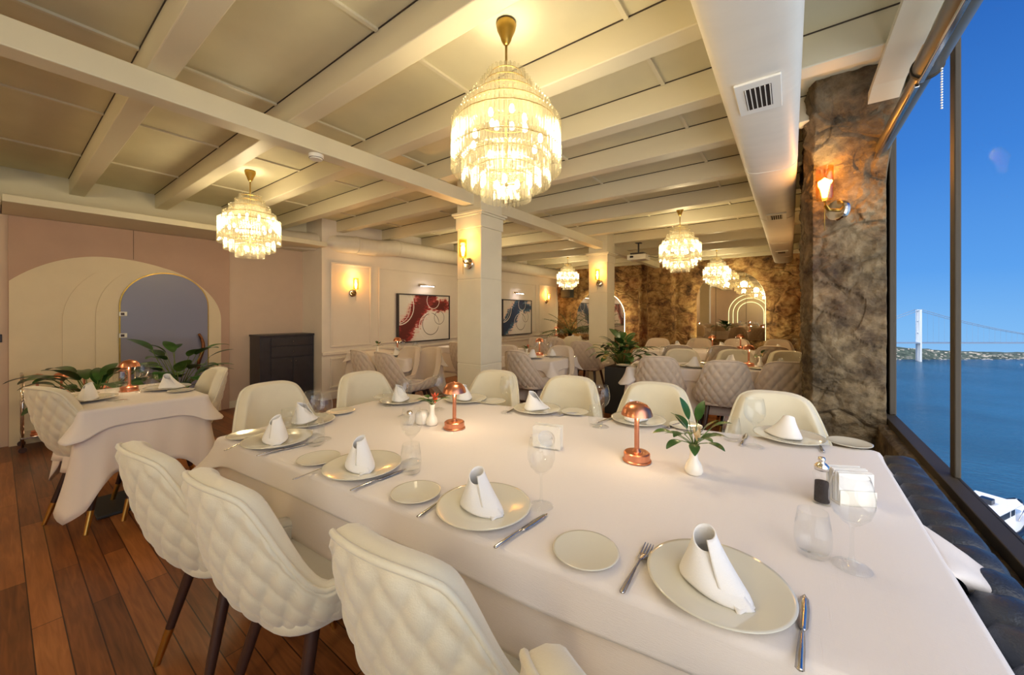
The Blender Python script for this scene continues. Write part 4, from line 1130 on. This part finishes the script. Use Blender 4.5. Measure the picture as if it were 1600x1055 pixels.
# ---------------------------------------------------------------- plants
def plant(name, loc, label, seed, nl, L, W, h0, pot, cat='potted plant', droop=1.1, spread=1.0, stem=.25, bias=None):
    t = thing(name, label, cat, loc)
    rnd = random.Random(seed)
    if pot[0] == 'box':
        w, d, h = pot[1:]
        bm = bmesh.new(); box(bm, -w, w, -d, d, 0, h, .006); obj('planter', bm, 'planter_black', t, smooth=False)
        obj('soil', bx(-w+.02, w-.02, -d+.02, d-.02, h, h+.006), 'soil', t, smooth=False)
    else:
        r, h = pot[1:]; obj('planter', lathe([(0, 0), (r*.75, 0), (r, h*.9), (r*1.04, h), (r*.93, h), (r*.9, h-.03), (0, h-.03)], 28), 'planter_black', t, angle=40)
        obj('soil', lathe([(0, h-.028), (r*.9, h-.028)], 20), 'soil', t)
        h = h-.02
    for k in range(nl):
        a = 2*PI*k/nl*1.0+rnd.random()*1.3; el = rnd.uniform(.45, 1.35)
        if bias: a = bias[0]+rnd.uniform(-bias[1], bias[1]) if k % 2 else a
        sl = stem*rnd.uniform(.6, 1.35); d = Vector((math.cos(a)*math.cos(el)*spread, math.sin(a)*math.cos(el)*spread, math.sin(el)))
        b0 = Vector((rnd.uniform(-.04, .04), rnd.uniform(-.04, .04), h)); tip = b0+d*sl
        bm = bmesh.new(); mid = b0.lerp(tip, .5)+Vector((0, 0, .03))
        lm = bmesh.new(); leaf_mesh(lm, tip, (d.x*1.4, d.y*1.4, d.z*.5), L*rnd.uniform(.7, 1.2), W*rnd.uniform(.8, 1.2), droop*rnd.uniform(.6, 1.3), n=10)
        lf = obj('leaf', lm, 'leaf' if k % 5 else 'leaf_light', t)
        tube(bm, [b0, mid, tip], [.005, .004, .003], 6); obj('leaf_stem', bm, 'stem_green', lf)
    return t
plant('potted_peace_lily', (-1.84, 5.0, 0), 'broad-leaved green plant in a tall dark planter before the rear column', 3, 54, .20, .06, .6, ('box', .17, .17, .62), stem=.30)
plant('potted_plant', (-5.35, .56, 0), 'broad-leaved plant behind the left table, in front of the lamp trolley', 5, 34, .27, .075, .4, ('round', .16, .42), stem=.34, droop=1.0, spread=1.3)
plant('potted_plant', (-5.30, 1.16, 0), 'leafy plant with upright leaves in front of the arched door', 8, 34, .24, .075, .4, ('round', .16, .46), stem=.42, droop=.9)
# palm with feathered fronds
pm = thing('potted_palm', 'dark green palm in front of the stone wall left of the rear column', 'potted plant', (-4.75, 9.1, 0))
obj('planter', lathe([(0, 0), (.2, 0), (.26, .5), (.27, .55), (.24, .55), (0, .5)], 28), 'planter_black', pm, angle=40)
bm = bmesh.new(); tube(bm, [(0, 0, .5), (0, 0, .78)], [.07, .05], 10); obj('trunk', bm, 'soil', pm)
rnd = random.Random(4)
for k in range(22):
    a = 2*PI*k/22+rnd.random()*.2; el = rnd.uniform(.35, 1.15); d = Vector((math.cos(a)*math.cos(el), math.sin(a)*math.cos(el), math.sin(el)))
    p = Vector((0, 0, .76)); dv = d.copy(); bm = bmesh.new(); spine = [p.copy()]
    for q in range(14): p = p+dv*.06; dv = (dv+Vector((0, 0, -.07))).normalized(); spine.append(p.copy())
    tube(bm, spine, .006, 5)
    for q in range(2, 15):
        sp = spine[q]; side = dv.cross(Vector((0, 0, 1))).normalized(); ln = .17*math.sin(PI*(q+2)/19)
        for s in (-1, 1): leaf_mesh(bm, sp, side*s+dv*.7+Vector((0, 0, .1)), ln, .010, .5, n=3)
    obj('frond', bm, 'leaf', pm)

# lamp trolley
tr = thing('lamp_trolley', 'chrome trolley storing copper lamps against the arched panel', 'trolley', (-6.08, .15, 0))
for (x, y) in ((-.16, 0), (.16, 0), (-.16, .82), (.16, .82)):
    bm = bmesh.new(); tube(bm, [(x, y, .05), (x, y, .74)], .009, 10); obj('post', bm, 'chrome', tr)
    bm = bmesh.new(); tube(bm, [(x-.01, y, .028), (x+.01, y, .028)], .027, 14); obj('caster', bm, 'dark_leg', tr, angle=40)
for z in (.13, .49):
    obj('shelf', bx(-.17, .17, -.01, .83, z, z+.015, .003), 'steel', tr, smooth=False)
bm = bmesh.new(); tube(bm, [(-.16, 0, .735), (.16, 0, .735)], .009, 8); tube(bm, [(-.16, .82, .735), (.16, .82, .735)], .009, 8); obj('handle_bar', bm, 'chrome', tr)
oc = ['leftmost', 'second from left', 'middle', 'fourth from left', 'rightmost']
for q in range(5):
    place('tlamp', mk_lamp, (-6.0, .24+q*.155, .506), 0, 'unlit copper lamp stored on the upper trolley shelf, '+oc[q], 'table lamp', 'copper lamps stored on the trolley', scale=1.0)
    if q < 3: place('tlamp', mk_lamp, (-6.02, .25+q*.17, .146), 0, 'unlit copper lamp stored on the lower trolley shelf, '+['left one', 'middle one', 'right one'][q], 'table lamp', 'copper lamps stored on the trolley')

# ---------------------------------------------------------------- outside: sea, shore, bridge, boat
FW = Vector((-S_, C_, 0)); RT = Vector((C_, S_, 0))
def W(lat, D, z): return RT*lat+FW*D+Vector((0, 0, z))
ZS = -25.0
bm = bmesh.new(); q = [W(-40, 12, ZS), W(520, 12, ZS), W(720, 225, ZS), W(-40, 225, ZS)]
q = [bm.verts.new(p) for p in ((W(25, 14, ZS)), W(260, 14, ZS), W(520, 230, ZS), W(80, 230, ZS))]; bm.faces.new(q)
sea = obj('sea', bm, 'sea', smooth=False); sea['kind'] = 'structure'
bm = bmesh.new(); g = []
for i in range(121):
    lat = 150+i*2.6; row = []
    for j in range(13):
        d = 209+j*2.2; hmax = 3.6+2.2*math.exp(-((lat-225)/24)**2)-1.8*sm((lat-235)/80)
        z = ZS-.3+hmax*sm(j/8)*(1+.25*noise.noise(Vector((lat*.08, j*.3, 0))))+.35*noise.noise(Vector((lat*.6, j*.9, 3)))
        row.append(bm.verts.new(W(lat, d, z)))
    g.append(row)
for a, b in zip(g, g[1:]):
    for j in range(12): bm.faces.new((a[j], a[j+1], b[j+1], b[j]))
hl = obj('hills', bm, 'hill'); hl['kind'] = 'structure'
bm = bmesh.new(); rnd = random.Random(2)
for k in range(420):
    lat = rnd.uniform(190, 350); j = rnd.random(); d = 209.5+j*15; hmax = 3.6+2.2*math.exp(-((lat-225)/24)**2)-1.8*sm((lat-235)/80)
    z = ZS-.3+hmax*sm(j*15/2.2/8); s = rnd.uniform(.22, .55); p = W(lat, d, z)
    box(bm, p.x-s, p.x+s, p.y-s*.7, p.y+s*.7, p.z-.2, p.z+s*.75)
tag(obj('houses', bm, 'house_wall', smooth=False), 'scattered pale houses covering the far shore below the bridge', 'houses', kind='stuff')
br = thing('suspension_bridge', 'white suspension bridge with one tall tower crossing the strait', 'bridge', tuple(W(219, 204, ZS)))
def BR(l, d, z): return RT*l+FW*d+Vector((0, 0, z))
zt = 27.8
bm = bmesh.new()
for s in (-1.1, 1.1):
    a = [BR(s*1.0-.40, s*1.6-.5, 0), BR(s+.40, s*1.6-.5, 0), BR(s+.40, s*1.6+.5, 0), BR(s-.40, s*1.6+.5, 0)]
    lo = [bm.verts.new(p) for p in a]; hi = [bm.verts.new(p+Vector((0, 0, zt))) for p in a]
    for k in range(4): bm.faces.new((lo[k], lo[(k+1) % 4], hi[(k+1) % 4], hi[k]))
    bm.faces.new(hi)
for z in (27.0, 21.5, 15.2, 9.7): tube(bm, [BR(-1.1, -1.6, z), BR(1.1, 1.6, z)], .45, 4)
obj('tower', bm, 'bridge_paint', br, smooth=False)
bm = bmesh.new(); a, b = BR(-70, 0, 9.6), BR(170, 0, 9.6)
vs = []
for p in (a, b):
    vs.append([bm.verts.new(p+FW*dy+Vector((0, 0, dz))) for dy, dz in ((-2.2, 0), (2.2, 0), (2.2, .55), (-2.2, .55))])
for k in range(4): bm.faces.new((vs[0][k], vs[0][(k+1) % 4], vs[1][(k+1) % 4], vs[1][k]))
obj('deck', bm, 'bridge_cable', br, smooth=False)
def cz(l): return 10.4+(zt-10.4)*(1-(l/112))**2 if l >= 0 else max(10, zt+l*.36*1.0)
for s in (-1.6, 1.6):
    bm = bmesh.new(); tube(bm, [BR(l, s, cz(l)) for l in range(0, 113, 4)], .16, 5); tube(bm, [BR(-l, s, cz(-l)) for l in range(0, 50, 6)], .16, 5)
    obj('main_cable', bm, 'bridge_cable', br)
bm = bmesh.new()
for l in range(3, 112, 3): tube(bm, [BR(l, -1.6, 10), BR(l, -1.6, cz(l))], .035, 3, False)
obj('hangers', bm, 'bridge_cable', br)
# boat
p0 = Vector((*at(1546, 829, ZS), ZS)); p1 = Vector((*at(1606, 798, ZS), ZS)); dvec = (p1-p0).normalized()
bo = thing('motor_boat', 'white motor boat with dark hull stripe passing below the window', 'boat', tuple(p0-dvec*1.4), math.atan2(dvec.y, dvec.x)); bo.scale = (1.3,)*3
def hull(bm, sec):
    rows = []
    for (x, w, zk, zd) in sec:
        rows.append([bm.verts.new(v) for v in ((x, -w, zd), (x, -w*.85, zk*.4+zd*.25), (x, 0, zk), (x, w*.85, zk*.4+zd*.25), (x, w, zd))])
    for a, b in zip(rows, rows[1:]):
        for k in range(4): bm.faces.new((a[k], a[k+1], b[k+1], b[k]))
        bm.faces.new((a[4], a[0], b[0], b[4]))
    bm.faces.new(rows[0])
bm = bmesh.new(); hull(bm, [(-6, 1.5, -.4, .95), (-3, 1.75, -.5, .95), (1, 1.8, -.5, 1.05), (4, 1.5, -.4, 1.25), (6, .9, -.2, 1.5), (7.4, .08, .3, 1.75)]); obj('hull', bm, 'boat_white', bo, angle=30)
bm = bmesh.new()
for s in (-1, 1): tube(bm, [(-6, s*1.56, .72), (-3, s*1.82, .72), (1, s*1.87, .8), (4, s*1.56, 1.0), (6, s*.95, 1.3), (7.4, s*.1, 1.6)], .2, 8)
obj('rub_rail', bm, 'boat_dark', bo)
obj('cabin', bx(-2.6, 2.6, -1.15, 1.15, .95, 2.6, .12), 'boat_white', bo, smooth=False)
bm = bmesh.new(); box(bm, -.9, 1.2, -1.175, -1.15, 1.75, 2.35, .01); box(bm, 1.5, 2.3, -1.175, -1.15, 1.75, 2.3, .01); box(bm, -2.2, -1.5, -1.175, -1.15, 1.3, 2.35); box(bm, 2.6, 2.64, -.95, .95, 1.75, 2.35)
obj('cabin_window', bm, 'boat_dark', bo, smooth=False)
obj('roof', bx(-4.6, 3.0, -1.45, 1.45, 2.6, 2.78, .06), 'boat_white', bo, smooth=False)
bm = bmesh.new(); tube(bm, [(-4.3, -1.2, .9), (-4.3, -1.2, 2.6)], .05, 6); tube(bm, [(-4.3, 1.2, .9), (-4.3, 1.2, 2.6)], .05, 6)
for s in (-1, 1): tube(bm, [(2.6, s*1.3, 1.2), (4.5, s*1.2, 1.95), (6.6, s*.5, 2.2)], .035, 5)
obj('railing', bm, 'steel', bo)
bm = bmesh.new(); box(bm, -.3, .5, -.5, .3, 2.8, 3.25, .05); tube(bm, [(-2.6, 0, 2.78), (-2.6, 0, 4.4)], .03, 5); tube(bm, [(-3.1, -.4, 3.1), (-2.4, .3, 3.1)], .12, 8); tube(bm, [(-3.4, 0, 2.78), (-3.4, 0, 3.7)], .04, 5)
obj('roof_gear', bm, 'boat_dark', bo, smooth=False)
obj('deck_cushion', bx(3.0, 5.0, -.9, .9, 1.3, 1.5, .1), 'boat_blue', bo, smooth=False)

# ---------------------------------------------------------------- sky and sun
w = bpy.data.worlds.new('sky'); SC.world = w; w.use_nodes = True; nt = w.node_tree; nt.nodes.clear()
o = nt.nodes.new('ShaderNodeOutputWorld'); bg = nt.nodes.new('ShaderNodeBackground'); tc = nt.nodes.new('ShaderNodeTexCoord')
sx = nt.nodes.new('ShaderNodeSeparateXYZ'); rp = nt.nodes.new('ShaderNodeValToRGB'); mr = nt.nodes.new('ShaderNodeMapRange')
mr.inputs['From Min'].default_value = -.15; mr.inputs['From Max'].default_value = .6
nt.links.new(tc.outputs['Generated'], sx.inputs[0]); nt.links.new(sx.outputs['Z'], mr.inputs['Value']); nt.links.new(mr.outputs[0], rp.inputs[0])
e = rp.color_ramp.elements; stops = [(0, srgb(160, 205, 245)), (.16, srgb(130, 190, 246)), (.3, srgb(96, 165, 240)), (.55, srgb(66, 134, 220)), (.85, srgb(44, 104, 190))]
while len(e) < len(stops): e.new(.5)
for q, (p, c) in zip(e, stops): q.position = p; q.color = c
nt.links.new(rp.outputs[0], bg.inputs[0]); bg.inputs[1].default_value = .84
# added pale glow in the out-of-view sky, whitens the light on the table
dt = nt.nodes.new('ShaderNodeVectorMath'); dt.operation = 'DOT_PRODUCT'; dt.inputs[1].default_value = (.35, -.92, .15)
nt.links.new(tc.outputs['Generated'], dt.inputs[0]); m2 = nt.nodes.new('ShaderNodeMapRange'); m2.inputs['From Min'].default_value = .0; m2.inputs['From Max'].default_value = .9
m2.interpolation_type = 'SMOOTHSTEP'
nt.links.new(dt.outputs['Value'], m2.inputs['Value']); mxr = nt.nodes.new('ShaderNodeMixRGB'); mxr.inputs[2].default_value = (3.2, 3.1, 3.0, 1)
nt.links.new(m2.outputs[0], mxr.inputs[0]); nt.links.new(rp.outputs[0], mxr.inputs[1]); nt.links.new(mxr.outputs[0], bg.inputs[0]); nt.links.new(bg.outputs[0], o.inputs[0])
sun = bpy.data.lights.new('sun', 'SUN'); sun.energy = 2.0; sun.angle = .01; sun.color = (1, .96, .9)
so = bpy.data.objects.new('sun', sun); C.objects.link(so); so.rotation_euler = Vector((-.55, -.45, .75)).to_track_quat('Z', 'Y').to_euler()
# daylight portal at the window
pt_ = bpy.data.lights.new('window_portal', 'AREA'); pt_.shape = 'RECTANGLE'; pt_.size = 1.8; pt_.size_y = 5.8; pt_.energy = 1; pt_.cycles.is_portal = True
po = bpy.data.objects.new('window_portal', pt_); C.objects.link(po); po.location = (.68, .5, 1.54); po.rotation_euler = (0, PI/2, 0)
